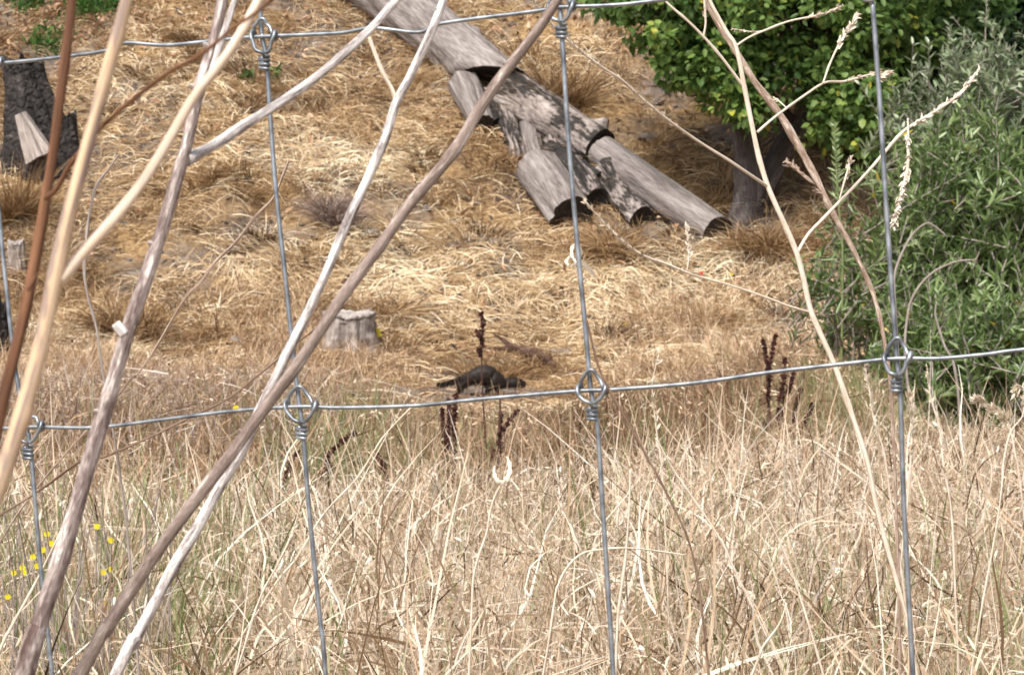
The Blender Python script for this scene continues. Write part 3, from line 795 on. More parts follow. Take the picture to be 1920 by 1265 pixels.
stem('dead_weed', 'long grey brown stem leaning right that crosses the bleached one', 'dead weed',
     [(1080, -60), (1045, 0), (1005, 60), (960, 118), (925, 165), (890, 220), (865, 262), (830, 310), (772, 378), (728, 440), (680, 505), (640, 560), (600, 620), (556, 685), (510, 745), (470, 800), (420, 868), (365, 938), (305, 1020), (250, 1100), (200, 1180), (148, 1270)], .90, [18, 24, 25, 24, 25, 26, 26, 30], M['greybrown'], seed=6, d_end=.86)
stem('dead_stalk', 'pale flaky broken stalk with a frayed tip left of the first twisted knot', 'dead stalk',
     [(541, 302), (530, 330), (512, 372), (480, 405), (445, 450), (405, 490), (375, 530), (350, 555), (322, 600), (290, 655), (255, 705), (222, 740)], 1.9, [4, 6, 6, 5, 4], M['cream_brown'], amp=.3, seed=7, rooted=True)
stem('dead_stalk', 'faint crusty grey stalk standing beside the peeling tan stem', 'dead stalk',
     [(222, 290), (205, 315), (180, 350), (168, 400), (162, 450), (158, 510), (166, 560), (180, 610), (190, 680)], 2.3, [3, 6, 6, 5], M['twig_grey'], amp=.3, seed=8)
stem('dead_stalk', 'thin brown twig crossing behind the lower wire on the left', 'dead stalk',
     [(660, 560), (600, 610), (560, 640), (500, 690), (430, 745), (350, 785), (290, 815), (200, 855), (100, 900)], 1.35, [3, 4, 5, 5], M['brown_twig'], amp=.2, seed=9)
stem('dead_stalk', 'thin dark twig descending over the middle lower knot', 'dead stalk',
     [(1100, 600), (1112, 650), (1125, 695), (1141, 728), (1158, 758), (1182, 800), (1215, 860), (1250, 925), (1290, 1010), (1310, 1100), (1330, 1270)], 1.09, [4, 5, 6, 5, 5], M['brown_twig'], amp=.2, seed=10)

# the cream coloured branching stalk right of centre
cm = M['cream_stem']
stem('branching_weed', 'tall cream coloured dead weed with many forking side stems', 'dead weed',
     [(1310, -50), (1335, 10), (1362, 60), (1380, 90), (1396, 165), (1408, 225), (1422, 290), (1440, 350), (1470, 418), (1494, 475), (1508, 530), (1521, 585), (1545, 640), (1567, 690), (1600, 785), (1625, 860), (1646, 960), (1670, 1050), (1695, 1140), (1712, 1230)], 1.42, [9, 12, 13, 14, 15, 15, 14, 12, 11], cm, seed=11, amp=.04,
     branches=[([(1378, 88), (1405, 70), (1440, 55), (1480, 40), (1520, 32), (1552, 24), (1578, 12)], 1.42, 1.44, [7, 6, 6, 5], cm, (.38, 60, 11)),
               ([(1432, 58), (1415, 60), (1395, 58), (1372, 54)], 1.43, 1.43, [4, 3, 3], cm, (.8, 30, 8)),
               ([(1420, 248), (1450, 222), (1500, 185), (1545, 156), (1582, 153), (1620, 143), (1652, 135)], 1.42, 1.46, [8, 7, 7, 7, 6], cm, (.35, 60, 10)),
               ([(1640, 137), (1652, 142), (1664, 138)], 1.46, 1.46, [9, 14, 6], cm, (1.0, 90, 14)),
               ([(1543, 157), (1556, 120), (1575, 80), (1592, 55), (1610, 28)], 1.43, 1.45, [6, 6, 6, 4], cm, (.6, 90, 13)),
               ([(1474, 202), (1463, 192), (1450, 182)], 1.43, 1.44, [4, 4, 3], cm, (.5, 12, 8)),
               ([(1396, 165), (1370, 130), (1345, 98), (1318, 68), (1290, 40), (1250, 5), (1210, -40)], 1.42, 1.40, [9, 8, 7, 6], cm, None),
               ([(1319, 70), (1323, 45), (1322, 20), (1320, -20)], 1.41, 1.41, [6, 6, 8], cm, (.6, 30, 9)),
               ([(1440, 350), (1410, 330), (1370, 303), (1320, 272), (1280, 245), (1240, 215), (1200, 182), (1165, 150), (1120, 120), (1070, 80), (1030, 40), (995, -5)], 1.42, 1.30, [9, 8, 7, 8, 7, 6], cm, (.66, 190, 10)),
               ([(1495, 474), (1515, 440), (1545, 408), (1580, 372), (1620, 330), (1655, 290), (1690, 250), (1722, 228), (1760, 205), (1800, 175), (1836, 130)], 1.42, 1.5, [10, 9, 9, 10, 9, 8], cm, (.34, 150, 13)),
               ([(1702, 222), (1703, 260), (1702, 310), (1695, 345), (1685, 385), (1672, 425)], 1.47, 1.45, [5, 8, 10, 8, 4], cm, (.85, 190, 14)),
               ([(1574, 374), (1582, 345), (1590, 318), (1596, 292)], 1.44, 1.44, [4, 6, 6, 4], cm, (.7, 60, 10)),
               ([(1519, 585), (1480, 574), (1430, 555), (1370, 535), (1300, 515), (1250, 495), (1205, 478), (1165, 450), (1130, 415), (1095, 375)], 1.42, 1.36, [7, 6, 6, 7, 6, 5], cm, (.55, 170, 10)),
               ([(1288, 508), (1292, 480), (1290, 450), (1287, 420)], 1.38, 1.38, [4, 6, 6, 4], cm, (.75, 50, 11))])
stem('dead_stalk', 'blurred brown flaky stalk slanting behind the cream coloured weed', 'dead stalk',
     [(1300, -40), (1340, 35), (1375, 90), (1410, 145), (1455, 205), (1490, 262), (1525, 325), (1560, 395), (1600, 470), (1640, 560), (1665, 680), (1675, 820), (1680, 950)], 2.6, [8, 12, 16, 17, 13, 10, 8, 7], M['cream_brown'], seed=12, amp=.16,
     branches=[([(1540, 350), (1515, 335), (1490, 315), (1475, 303)], 2.6, 2.62, [8, 6, 5], M['cream_brown'], (.6, 30, 14)), ([(1560, 395), (1548, 372), (1530, 355)], 2.6, 2.6, [6, 6, 5], M['cream_brown'], (.6, 20, 12))])

# pale dry grass stalks that stand out singly
def stalk(label, pts, d, w, mat='cream_stem', bud=None, d_end=None, rooted=True):
    W = px_path(pts, d, d_end); 
    if rooted: W = W + to_ground(W[-1], W[-2], 3)
    root = thing('grass_stalk', W[-1], label, 'grass stalk', 'single dry stalks standing out of the grass')
    b = MB(); W = [W[0]] + [q + rng.normal(size=3) * 2.5 * d / F for q in W[1:]]; c = b.tube(W, [w * .22 * d / F, w * .36 * d / F, w * .4 * d / F], 8, n=len(W) * 9, ridge=knobby(.25, 60, w)); b.build('stem', M[mat], root)
    if bud:
        h = MB(); n = len(c); seg = c[:max(3, int(n * bud[0]))]
        ii = (rng.random(bud[1]) * len(seg)).astype(int); s = bud[2] * d / F * (.6 + .7 * rng.random(bud[1]))
        t = unit(np.gradient(c, axis=0))[ii]
        add_leaves(h, seg[ii] + rand_unit(bud[1]) * bud[2] * .15 * d / F, unit(-t + rand_unit(bud[1]) * .7), rand_unit(bud[1]), s, s * .35, rng.random(bud[1]), .4, .1)
        h.build('seed_head', M['cream'], root)
    return root
stalk('thick pale straw standing right of the middle lower stay wire', [(1182, 880), (1178, 960), (1170, 1050), (1160, 1150), (1152, 1270)], 1.9, 8)
stalk('straight pale straw leaning left of the cream weed near the bottom', [(1425, 940), (1455, 1000), (1485, 1060), (1512, 1150), (1550, 1270)], 2.0, 6)
stalk('pale diagonal straw leaning right under the red brown dock spikes', [(772, 762), (720, 822), (665, 895), (610, 965), (560, 1040), (500, 1130)], 3.0, 6)
stalk('pale stalk with small seeds rising beside the right hand stay wire', [(1738, 690), (1750, 745), (1762, 800), (1772, 870), (1782, 950), (1790, 1100)], 2.8, 6, bud=(.45, 26, 15))
stalk('feathery drooping seed head in front of the willow shrubs', [(1832, 748), (1850, 758), (1872, 775), (1890, 800), (1905, 850), (1915, 920)], 2.6, 5, bud=(.35, 90, 17))
stalk('nodding seed head close to the right edge below the fence wire', [(1900, 735), (1912, 725), (1920, 738), (1915, 775), (1895, 810), (1882, 870), (1870, 960)], 2.5, 5, bud=(.3, 40, 15))
stalk('reddish tan grass spike just right of the right hand stay', [(1708, 740), (1712, 780), (1712, 820), (1706, 860), (1700, 930)], 2.9, 6, bud=(.45, 80, 16))
stalk('pale straw curving up from the lower left corner', [(150, 935), (110, 1010), (60, 1100), (20, 1180), (-20, 1260)], 1.7, 8)
stalk('thin straw arching over towards the middle lower stay', [(1285, 1040), (1240, 1032), (1190, 1028), (1140, 1030), (1085, 1045), (1050, 1090), (1035, 1180)], 1.8, 6)
stalk('branching white straw leaning left at the bottom middle', [(1475, 1130), (1455, 1165), (1430, 1215), (1400, 1275)], 1.8, 8)
stalk('tall thin straw beside the left lower stay wire', [(574, 905), (550, 990), (520, 1060), (490, 1130), (455, 1230)], 2.1, 6, bud=(.2, 20, 14))
stalk('white seeded stalk left of the right hand lower knot', [(1622, 688), (1630, 730), (1642, 780), (1655, 840), (1668, 930)], 2.9, 5, bud=(.4, 30, 15))
stalk('pale straw leaning into the space between the two lower knots', [(1230, 820), (1262, 880), (1300, 935), (1345, 1000), (1375, 1060)], 2.7, 6)
stalk('fine stalk with papery seeds standing left of the cream weed', [(1235, 665), (1225, 720), (1232, 790), (1240, 860), (1245, 950)], 2.8, 4, bud=(.5, 34, 15))

# curled dry leaves
def ribbon(mbx, W, wpx, d, rnd=.8):
    c = catmull(W, len(W) * 6); n = len(c); t = unit(np.gradient(c, axis=0))
    nn = unit(np.cross(t, np.array([0.15, 1.0, .1]))); w = np.interp(np.linspace(0, 1, n), np.linspace(0, 1, len(wpx)), wpx)[:, None] * .36 * d / F * (1 + .25 * np.sin(np.arange(n) * 1.1))[:, None]
    dp = np.array([0, 1, 0]) * w * .5
    V = np.stack([c - nn * w + dp, c - dp * .5, c + nn * w + dp], 1).reshape(-1, 3)
    k = np.arange(n - 1) * 3
    mbx.add(V, np.concatenate([np.stack([k, k + 1, k + 4, k + 3], -1), np.stack([k + 1, k + 2, k + 5, k + 4], -1)]), rnd)
def curled(label, stem_pts, ribbons, d, sw=5):
    W = px_path(stem_pts, d); W = W + to_ground(W[-1], W[-2], 3)
    root = thing('curled_leaf_stalk', W[-1], label, 'dried plant')
    b = MB(); b.tube(W, [sw * .4 * d / F, sw * .5 * d / F], 8, n=len(W) * 7); b.build('stem', M['cream_stem'], root)
    for rp, rw in ribbons:
        r = MB(); ribbon(r, px_path(rp, d - .01, d + .015), rw, d); r.build('leaf', M['cream'], root)
curled('dried stalk ending in a white curled leaf like a hook', [(942, 905), (930, 925), (920, 955), (912, 1000), (898, 1040), (888, 1080), (885, 1130), (880, 1250)],
       [([(945, 905), (932, 900), (926, 885), (928, 872)], [9, 12, 8, 2]), ([(940, 906), (950, 898), (956, 880), (953, 862), (948, 855)], [10, 14, 11, 8, 2])], 2.0)
curled('white looping dry leaves caught behind the middle stay wire', [(1078, 498), (1090, 540), (1097, 610), (1106, 700), (1116, 790), (1130, 960), (1150, 1260)],
       [([(1066, 498), (1062, 490), (1070, 482), (1084, 484), (1082, 494), (1070, 498)], [5, 9, 8, 9, 7, 3]),
        ([(1080, 492), (1072, 478), (1074, 462), (1082, 460), (1090, 470), (1088, 484)], [5, 8, 9, 9, 8, 4]),
        ([(1086, 488), (1096, 496), (1106, 506), (1118, 520)], [8, 13, 12, 3])], 1.3, 3)

# ------------------------------------------------------------------ the mink
D_M = 13.35; sM = D_M / F
mp = P(905, 748, D_M); gz = float(T(mp[0], mp[1])) + .012
ox, oy = mp[0], mp[1]
mink = thing('mink', (ox, oy, gz), 'dark brown mink bounding right with arched back through the dry grass', 'mink')
def mk(px, py, yo=0.0): return ((px - 905) * sM, yo, (747.5 - py) * sM)
V = []; E = []; Rr = []
def chain(pts, start=None):
    prev = start
    for (px, py, yo, r) in pts:
        V.append(mk(px, py, yo)); Rr.append(r); 
        if prev is not None: E.append((prev, len(V) - 1))
        prev = len(V) - 1
    return prev
# pelvis first: the root of the skin
V.append(mk(882, 717)); Rr.append((.050, .056)); 
i_mid = chain([(894, 713, 0, (.058, .068)), (908, 713, 0, (.060, .076)), (921, 717, 0, (.060, .078)), (933, 725, 0, (.058, .074))], 0)
i_sh = chain([(944, 729, 0, (.041, .045))], i_mid)
chain([(953, 730, 0, (.034, .034)), (963, 728, 0, (.040, .036)), (972, 727.5, 0, (.035, .031)), (980, 729, 0, (.021, .019)), (987, 730.5, 0, (.012, .011))], i_sh)
chain([(869, 720, 0, (.022, .023)), (859, 723.5, 0, (.012, .012)), (847, 727, 0, (.008, .008)), (835, 730, 0, (.006, .006)), (824, 731, 0, (.003, .003))], 0)
for yo, dx in ((-.030, 0), (.030, 5)):
    chain([(876 + dx, 724, yo * .9, (.025, .026)), (869 + dx, 731, yo, (.020, .020)), (860 + dx, 737, yo, (.014, .014)), (858 + dx, 743, yo, (.009, .009)), (864 + dx, 746, yo, (.010, .007))], 0)
for yo, dx in ((-.028, 0), (.028, 18)):
    chain([(922 + dx * .7, 733, yo, (.028, .030)), (915 + dx, 739, yo, (.019, .019)), (911 + dx, 743.5, yo, (.013, .013)), (918 + dx, 746, yo, (.014, .009))], i_mid if dx == 0 else i_sh)
me = bpy.data.meshes.new('mink_body'); me.from_pydata(V, E, []); me.update()
body = bpy.data.objects.new('body', me); COL.objects.link(body); body.parent = mink
sk = body.modifiers.new('skin', 'SKIN'); 
for v_, r_ in zip(me.skin_vertices[0].data, Rr): v_.radius = r_ if isinstance(r_, tuple) else (r_, r_)
me.skin_vertices[0].data[0].use_root = True
sk.use_smooth_shade = True; sk.branch_smoothing = .6
ss = body.modifiers.new('sub', 'SUBSURF'); ss.levels = 2; ss.render_levels = 2
me.materials.append(M['fur'])
def ellipsoid(mbx, c, r, seg=10, rnd=.5):
    th = np.linspace(0, math.pi, seg); ph = np.linspace(0, 2 * math.pi, seg + 1)[:-1]
    A, B = np.meshgrid(th, ph, indexing='ij')
    v = np.stack([np.sin(A) * np.cos(B) * r[0], np.sin(A) * np.sin(B) * r[1], np.cos(A) * r[2]], -1).reshape(-1, 3) + np.array(c)
    i, j = np.meshgrid(np.arange(seg - 1), np.arange(seg), indexing='ij'); j2 = (j + 1) % seg
    mbx.add(v, np.stack([i * seg + j, i * seg + j2, (i + 1) * seg + j2, (i + 1) * seg + j], -1).reshape(-1, 4), rnd)
org = np.array([ox, oy, gz])
for s in (-1, 1):
    e = MB(); ellipsoid(e, org + mk(960, 720.5, s * .021), (.009, .005, .010), 8); e.build('ear', M['fur'], mink)
    e = MB(); ellipsoid(e, org + mk(974, 726, s * .020), (.0035, .003, .0035), 8); e.build('eye', M['eye'], mink)
e = MB(); ellipsoid(e, org + mk(988, 730.8, 0), (.005, .006, .004), 8); e.build('nose', M['eye'], mink)
# guard hairs
dg = bpy.context.evaluated_depsgraph_get(); ev = body.evaluated_get(dg); em = ev.to_mesh()
co = np.empty(len(em.vertices) * 3); em.vertices.foreach_get('co', co); co = co.reshape(-1, 3)
no = np.empty(len(em.vertices) * 3); em.vertices.foreach_get('normal', no); no = no.reshape(-1, 3)
ev.to_mesh_clear()
fh = MB()
ii = rng.integers(0, len(co), 9000)
nn_ = no[ii]; back = np.array([-1.0, 0, -.25])
dd = unit(nn_ * .8 + back + rand_unit(len(ii)) * .25)
Lh = np.where(co[ii][:, 2] < .035, .005, .019) * (.6 + .8 * rng.random(len(ii)))
add_blades(fh, co[ii] + rand_unit(len(ii)) * .004 * 0 + org, dd, Lh, .0016, DOWN * (Lh * .15)[:, None], rng.random(len(ii)), 2, .9)
fh.build('fur', M['hair'], mink)

# dry stems of grass standing just in front of the animal
fs_ = MB(); n = 26; xs = ox - .30 + .62 * rng.random(n); ys = oy - .35 - .25 * rng.random(n)
add_blades(fs_, np.stack([xs, ys, T(xs, ys)], -1), updir(n, .28), .10 + .17 * rng.random(n), .0045, hor(n) * .05, .55 + .25 * rng.normal(size=n), 4, .9, .03)
tag(fs_.build('grass_wisps', M['straw_mid']), 'thin pale grass wisps standing in front of the mink', 'grass', kind='stuff')
# ------------------------------------------------------------------ logs
def log(mbx, A, B, rA, rB, sides=64, n=30, wob=.10, flute=.012, seed=0, bend=(0, 0, 0), cutA=0.0, cutB=0.0, cutL=0.0, hollow=0.0, endmb=None, knots=()):
    A = np.array(A, float); B = np.array(B, float); ax = unit(B - A); L = np.linalg.norm(B - A)
    ref = np.array([0, 0, 1.0]); Nn = unit(ref - ref @ ax * ax); Bn = np.cross(ax, Nn)
    t = np.linspace(0, 1, n); ang = np.linspace(0, 2 * math.pi, sides, endpoint=False)
    tt, aa = np.meshgrid(t, ang, indexing='ij')
    r = rA + (rB - rA) * tt
    xx = np.cos(aa) * 1.7 + 10; yy = np.sin(aa) * 1.7 + 10
    r = r * (1 + wob * 2 * (fbm(xx + tt * L * 1.2, yy + seed * 5.1 + tt * L, seed, 3) - .5) - .10 * np.clip(fbm(np.cos(aa) * 5 + 20, np.sin(aa) * 5 + 20 + tt * L * .8, seed + 7, 2) - .55, 0, 1) * 5 * .5 + flute * np.sin(aa * 7 + seed + 3 * np.sin(tt * 3)) )
    for (kt, ka, kr, kh) in knots:
        dist2 = ((tt - kt) * L / kr) ** 2 + (np.minimum(np.abs(aa - ka), 2 * math.pi - np.abs(aa - ka)) * rA / kr) ** 2
        r = r + kh * np.exp(-dist2)
    s = tt * L + cutA * np.cos(aa) * rA * (1 - tt) + (cutB * np.cos(aa) + cutL * np.sin(aa)) * rB * tt
    C = A + ax * s[..., None] + np.array(bend) * (4 * tt * (1 - tt))[..., None]
    Vv = C + Nn * (r * np.cos(aa))[..., None] + Bn * (r * np.sin(aa))[..., None]
    uv = np.stack([aa / (2 * math.pi), s + seed], -1)
    k, q = np.meshgrid(np.arange(n - 1), np.arange(sides), indexing='ij'); q2 = (q + 1) % sides
    mbx.add(Vv.reshape(-1, 3), np.stack([k * sides + q, k * sides + q2, (k + 1) * sides + q2, (k + 1) * sides + q], -1).reshape(-1, 4), .5, uv.reshape(-1, 2))
    for idx, sg in ((0, -1), (n - 1, 1)):
        em_ = mbx if (sg < 0 or endmb is None) else endmb
        ring = Vv[idx]; c = ring.mean(0); rings = [ring]; uvs = [np.stack([ang * 0 + 1.0, ang * 0], -1)]
        for f_, dep in ((.97, .0), (.8, -.004), (.5, -.01 - hollow * .5), (.2, -.01 - hollow)):
            rings.append(c + (ring - c) * f_ + ax * sg * dep * 1.0); 
        VV = np.concatenate(rings + [np.array([c + ax * sg * (-.01 - hollow)])]); m_ = len(rings)
        uu = np.concatenate([np.stack([np.cos(ang) * f_ , np.sin(ang) * f_ + seed], -1) for f_ in (1, .97, .8, .5, .2)] + [np.array([[0, seed]])])
        k, q = np.meshgrid(np.arange(m_ - 1), np.arange(sides), indexing='ij'); q2 = (q + 1) % sides
        em_.add(VV, np.stack([k * sides + q, k * sides + q2, (k + 1) * sides + q2, (k + 1) * sides + q], -1).reshape(-1, 4), .5, uu)
        off = em_.n - len(VV); o = (m_ - 1) * sides; q = np.arange(sides); q2 = (q + 1) % sides
        em_.f.append(np.stack([off + o + q, off + o + q2, np.full(sides, off + len(VV) - 1), np.full(sides, -1)], -1))

def make_log(name, label, a, b, wA, wB, mat, lift=.5, group='felled logs lying down the bank', cat='log', extra=None, dA=None, dB=None, **kw):
    """a and b: photo pixels of the two ends of the axis; widths in pixels"""
    A = hit(*a); B = hit(*b)
    dAx = project(A)[2] if dA is None else dA; dBx = project(B)[2] if dB is None else dB
    rA = wA * .5 * dAx / F; rB = wB * .5 * dBx / F
    A = P(a[0], a[1], dAx - rA * 1.1 * lift * 2); B = P(b[0], b[1], dBx - rB * 1.1 * lift * 2)
    root = thing(name, (A + B) / 2 - np.array([0, 0, rA]), label, cat, group)
    w = MB(); e = MB(); log(w, A, B, rA, rB, endmb=e, **kw); w.build('trunk', mat, root)
    e.build('cut_end', M['log_end'], root)
    return root, A, B

r1, A, B = make_log('log', 'longest weathered grey log with a sawn limb, highest on the bank', (640, -62), (915, 146), 100, 98, M['log_grey'], n=60, wob=.12, seed=3, bend=(.02, 0, .03), cutB=1.5, cutL=-.35,
                    knots=[(.70, 5.4, .08, .06), (.97, 1.2, .14, .07)])
make_log('log', 'pale rounded log piece tucked under the cut end of the longest log', (868, 158), (902, 232), 62, 46, M['log_grey'], n=26, wob=.22, seed=8, lift=.8, knots=[(.4, .3, .10, .04)])
make_log('log', 'thick charred log with flaking pinkish patches below the longest log', (950, 168), (1126, 283), 84, 82, M['log_char'], n=40, wob=.12, seed=12, cutB=-.1, hollow=.03, knots=[(.86, 5.6, .06, .10)])
make_log('log', 'smooth pale grey log, lowest on the bank beside the tree', (1130, 288), (1346, 436), 66, 64, M['log_grey'], n=40, wob=.07, flute=.02, seed=21, cutB=-.05)
make_log('log', 'short broad grey log with a bare rounded face and dark lower end', (1008, 318), (1072, 405), 86, 84, M['log_grey'], n=22, wob=.14, seed=31, cutB=.15, hollow=.03, lift=.75)
make_log('log', 'small hollow ended log with an orange brown flank', (1072, 312), (1120, 374), 48, 46, M['log_char'], n=18, wob=.14, seed=41, cutB=-.05, hollow=.05, lift=.7)
make_log('log', 'short flaking log with black end, lower right in the pile', (1150, 352), (1206, 412), 54, 54, M['log_char'], n=18, wob=.16, seed=44, cutB=-.05, hollow=.04)
make_log('log', 'rough knobbly charred stub resting against the pale grey log', (1135, 312), (1172, 362), 44, 34, M['log_char'], n=14, wob=.4, seed=52, lift=.9)
make_log('log', 'narrow upright pale chunk at the left of the burnt pile', (990, 228), (1004, 300), 34, 36, M['log_grey'], n=16, wob=.3, seed=55, lift=.9)
make_log('log', 'dark split piece half buried left of the burnt pile', (945, 215), (975, 305), 40, 26, M['log_char'], n=18, wob=.4, seed=61)
make_log('log', 'small pointed pale fragment in the middle of the burnt pile', (1036, 262), (1062, 318), 38, 18, M['log_char'], n=12, wob=.35, seed=66, lift=1.0)
make_log('log', 'added black piece standing for the shaded gap under the thick charred log', (1030, 285), (1120, 345), 50, 46, M['bark_black'], n=16, wob=.3, seed=71, lift=.3)  # black surface stands in for the shade between the logs
make_log('log', 'flat pinkish wood fragment between the hollow log and the lower right log', (1108, 322), (1145, 352), 26, 18, M['log_char'], n=12, wob=.4, seed=75, lift=.8)
make_log('log', 'dark log end tucked in shadow beneath the longest log', (905, 190), (938, 236), 42, 40, M['bark_black'], n=12, wob=.3, seed=79, lift=.4)

# reddish driftwood behind the mink
A = hit(938, 672); B = hit(1022, 694)
rt = thing('fallen_branch', (A + B) / 2, 'dark reddish fallen branch lying behind the mink', 'fallen branch')
w = MB(); pm = [hit(890, 668) + [0, -.02, .05], A + [0, -.02, .07], hit(962, 676) + [0, -.03, .09], hit(990, 684) + [0, -.03, .09], B + [0, -.02, .08], hit(1040, 702) + [0, 0, .06]]
w.tube(pm, [.006, .012, .030, .038, .030, .012], 14, n=60, ridge=knobby(.35, 17, 2)); w.build('trunk', M['red_wood'], rt)
w = MB(); w.tube([pm[2], hit(945, 665) + [0, 0, .1], hit(925, 660) + [0, 0, .13]], [.02, .014, .006], 8, n=14); w.build('twig', M['red_wood'], rt)
A = hit(930, 694)
# stumps
def stump(name, label, base, h, rb, rt_, mat, top_mat, seed=0, lean=(0, 0), jag=.03, groove=None, cap=None, group=None):
    base = np.array(base); root = thing(name, base, label, 'tree stump', group)
    w = MB(); sides = 80; n = 30
    t = np.linspace(-.25, 1, n); ang = np.linspace(0, 2 * math.pi, sides, endpoint=False); tt, aa = np.meshgrid(t, ang, indexing='ij')
    r = (rt_ + (rb - rt_) * np.clip(1 - tt, 0, 1) ** 1.6) * (1 + (.75 if 'burnt' in label else .32) * (fbm(np.cos(aa) * 2.2 + 9, np.sin(aa) * 2.2 + 9 + seed + tt * 1.5, seed, 3) - .5) + .08 * np.sin(aa * 9 + seed + 2 * tt) * vnoise(aa * 3, tt * 2, seed) + .16 * (fbm(aa * 4, tt * 6, seed + 2) - .5))
    if groove:
        for ga, gd, gw in groove: r = r * (1 - gd * np.exp(-((aa - ga) / gw) ** 2) * np.clip(1.2 - tt * .5, .3, 1))
    hh = h * (tt + (tt > .9) * jag / h * (fbm(aa * 3, aa * 0 + seed, seed + 4) - .5) * 4)
    Vv = np.stack([base[0] + r * np.cos(aa) + lean[0] * hh, base[1] + r * np.sin(aa) + lean[1] * hh, base[2] + hh], -1)
    k, q = np.meshgrid(np.arange(n - 1), np.arange(sides), indexing='ij'); q2 = (q + 1) % sides
    w.add(Vv.reshape(-1, 3), np.stack([k * sides + q, k * sides + q2, (k + 1) * sides + q2, (k + 1) * sides + q], -1).reshape(-1, 4), .5, np.stack([aa / 6.283, hh], -1).reshape(-1, 2))
    w.build('trunk', mat, root)
    tp = MB(); ring = Vv[-1]; c = ring.mean(0); rs = [ring]
    for f_ in (1.012, 1.01, .95, .7, .4, .15):
        rs.append(c + (ring - c) * f_ + np.array([0, 0, (0 if len(rs) == 1 else (cap or .02))]) + np.stack([ang * 0, ang * 0, (fbm(np.cos(ang) * f_ * 9 + 12, np.sin(ang) * f_ * 9 + 12, seed) - .5) * .04], -1) * (f_ < 1.011))
    VV = np.concatenate(rs + [np.array([rs[-1].mean(0)])]); m_ = len(rs)
    k, q = np.meshgrid(np.arange(m_ - 1), np.arange(sides), indexing='ij'); q2 = (q + 1) % sides
    tp.add(VV, np.stack([k * sides + q, k * sides + q2, (k + 1) * sides + q2, (k + 1) * sides + q], -1).reshape(-1, 4), .5, VV[:, :2] - c[:2] + VV[:, 2:3] * .7)
    o = (m_ - 1) * sides; q = np.arange(sides); q2 = (q + 1) % sides
    tp.f.append(np.stack([o + q, o + q2, np.full(sides, len(VV) - 1), np.full(sides, -1)], -1))
    tp.build('sawn_top', top_mat, root)
    return root
b = hit(655, 668); sd_ = project(b)[2] / F
stump('stump', 'pale weathered stump with a dark vertical crack and yellow flowers beside it', b, 74 * sd_, 56 * sd_, 47 * sd_, M['stump_wood'], M['stump_top'], seed=5, groove=[(4.50, .55, .10), (5.2, .16, .08), (3.9, .2, .08), (4.85, .12, .05)], cap=.03, jag=.02)
b = hit(82, 292); sd_ = project(b)[2] / F
bs = stump('stump', 'tall blackened burnt stump behind the peeling tan stem', b, 170 * sd_, 68 * sd_, 34 * sd_, M['bark_black'], M['bark_black'], seed=15, lean=(-.22, .1), jag=.05, cap=.03)
a_ = b + np.array([-26 * sd_, -.30, 78 * sd_]); w = MB(); e = MB(); log(w, a_, a_ + np.array([.17, -.02, -.36]), .045, .12, seed=9, n=20, wob=.7, endmb=e); w.build('bare_wood', M['stump_wood'], bs); e.build('wood_end', M['stump_wood'], bs)
b = hit(128, 285); sd_ = project(b)[2] / F
stump('stump', 'low charred stump stub leaning on the tall burnt one', b, 62 * sd_, 22 * sd_, 17 * sd_, M['bark_black'], M['bark_black'], seed=19, jag=.04)
b = hit(-6, 678); sd_ = project(b)[2] / F
stump('stump', 'dark charred stump cut off by the left edge of the view', b, 100 * sd_, 26 * sd_, 22 * sd_, M['bark_black'], M['log_end'], seed=23, jag=.05)
b = hit(32, 512); sd_ = project(b)[2] / F
stump('stump', 'small pale stump between the left edge and dark brown stem', b, 55 * sd_, 18 * sd_, 15 * sd_, M['stump_wood'], M['stump_top'], seed=29, jag=.02)

# ------------------------------------------------------------------ tussocks and dead bushes on the bank
def tussock(label, px, py, wpx, hpx, col, n=420, mat='straw_hill', droop=1.0, name='grass_tussock', cat='grass tussock', grp='larger tussocks on the bank'):
    b = hit(px, py); s = project(b)[2] / F
    R = wpx * .5 * s; H = hpx * s
    a = rng.random(n) * 2 * math.pi; rr = R * .28 * np.sqrt(rng.random(n))
    pos = np.stack([b[0] + rr * np.cos(a), b[1] + rr * np.sin(a), np.zeros(n)], -1); pos[:, 2] = T(pos[:, 0], pos[:, 1]) - .01
    L = H * (.4 + .85 * rng.random(n)); sc5 = rng.normal(size=(7, 2)) * [R * .42, R * .2]; ln5 = rng.normal(size=(7, 2)) * .35; q5 = rng.integers(0, 7, n)
    pos[:, 0] += sc5[q5, 0]; pos[:, 1] += sc5[q5, 1]; pos[:, 2] = T(pos[:, 0], pos[:, 1]) - .01
    d = unit(np.stack([np.cos(a) * .3 + ln5[q5, 0], np.sin(a) * .3 - .2 + ln5[q5, 1], np.ones(n)], -1) + rand_unit(n) * .5)
    m_ = MB(); add_blades(m_, pos, d, L, .006 + .004 * rng.random(n), np.stack([np.cos(a) * R * .8, np.sin(a) * R * .6 - R * .4, -L * .5 * droop], -1) * (.3 + .9 * rng.random((n, 1))) + rand_unit(n) * R * .25, col + .17 * rng.normal(size=n), 5, .8, .015)
    o = m_.build(name, M[mat]); tag(o, label, cat, grp); return o
tussock('orange brown drooping tussock between the peeling stem and the mottled stem', 262, 640, 150, 110, .24, 700)
tussock('brown tussock hanging over a dark hollow right of the mottled stem', 430, 330, 110, 50, .34)
tussock('reddish brown tussock under the longest log near its upper end', 830, 110, 120, 60, .28)
tussock('tall upright brown grass tuft above the charred log', 1040, 200, 90, 110, .33, 500, droop=.5)
tussock('greyish bushy tussock left of the bleached stem, halfway up the bank', 605, 415, 120, 75, .42, 600, mat='straw_grey')
tussock('golden tussock beside the trunk of the broadleaf tree', 1330, 395, 110, 60, .38, 500)
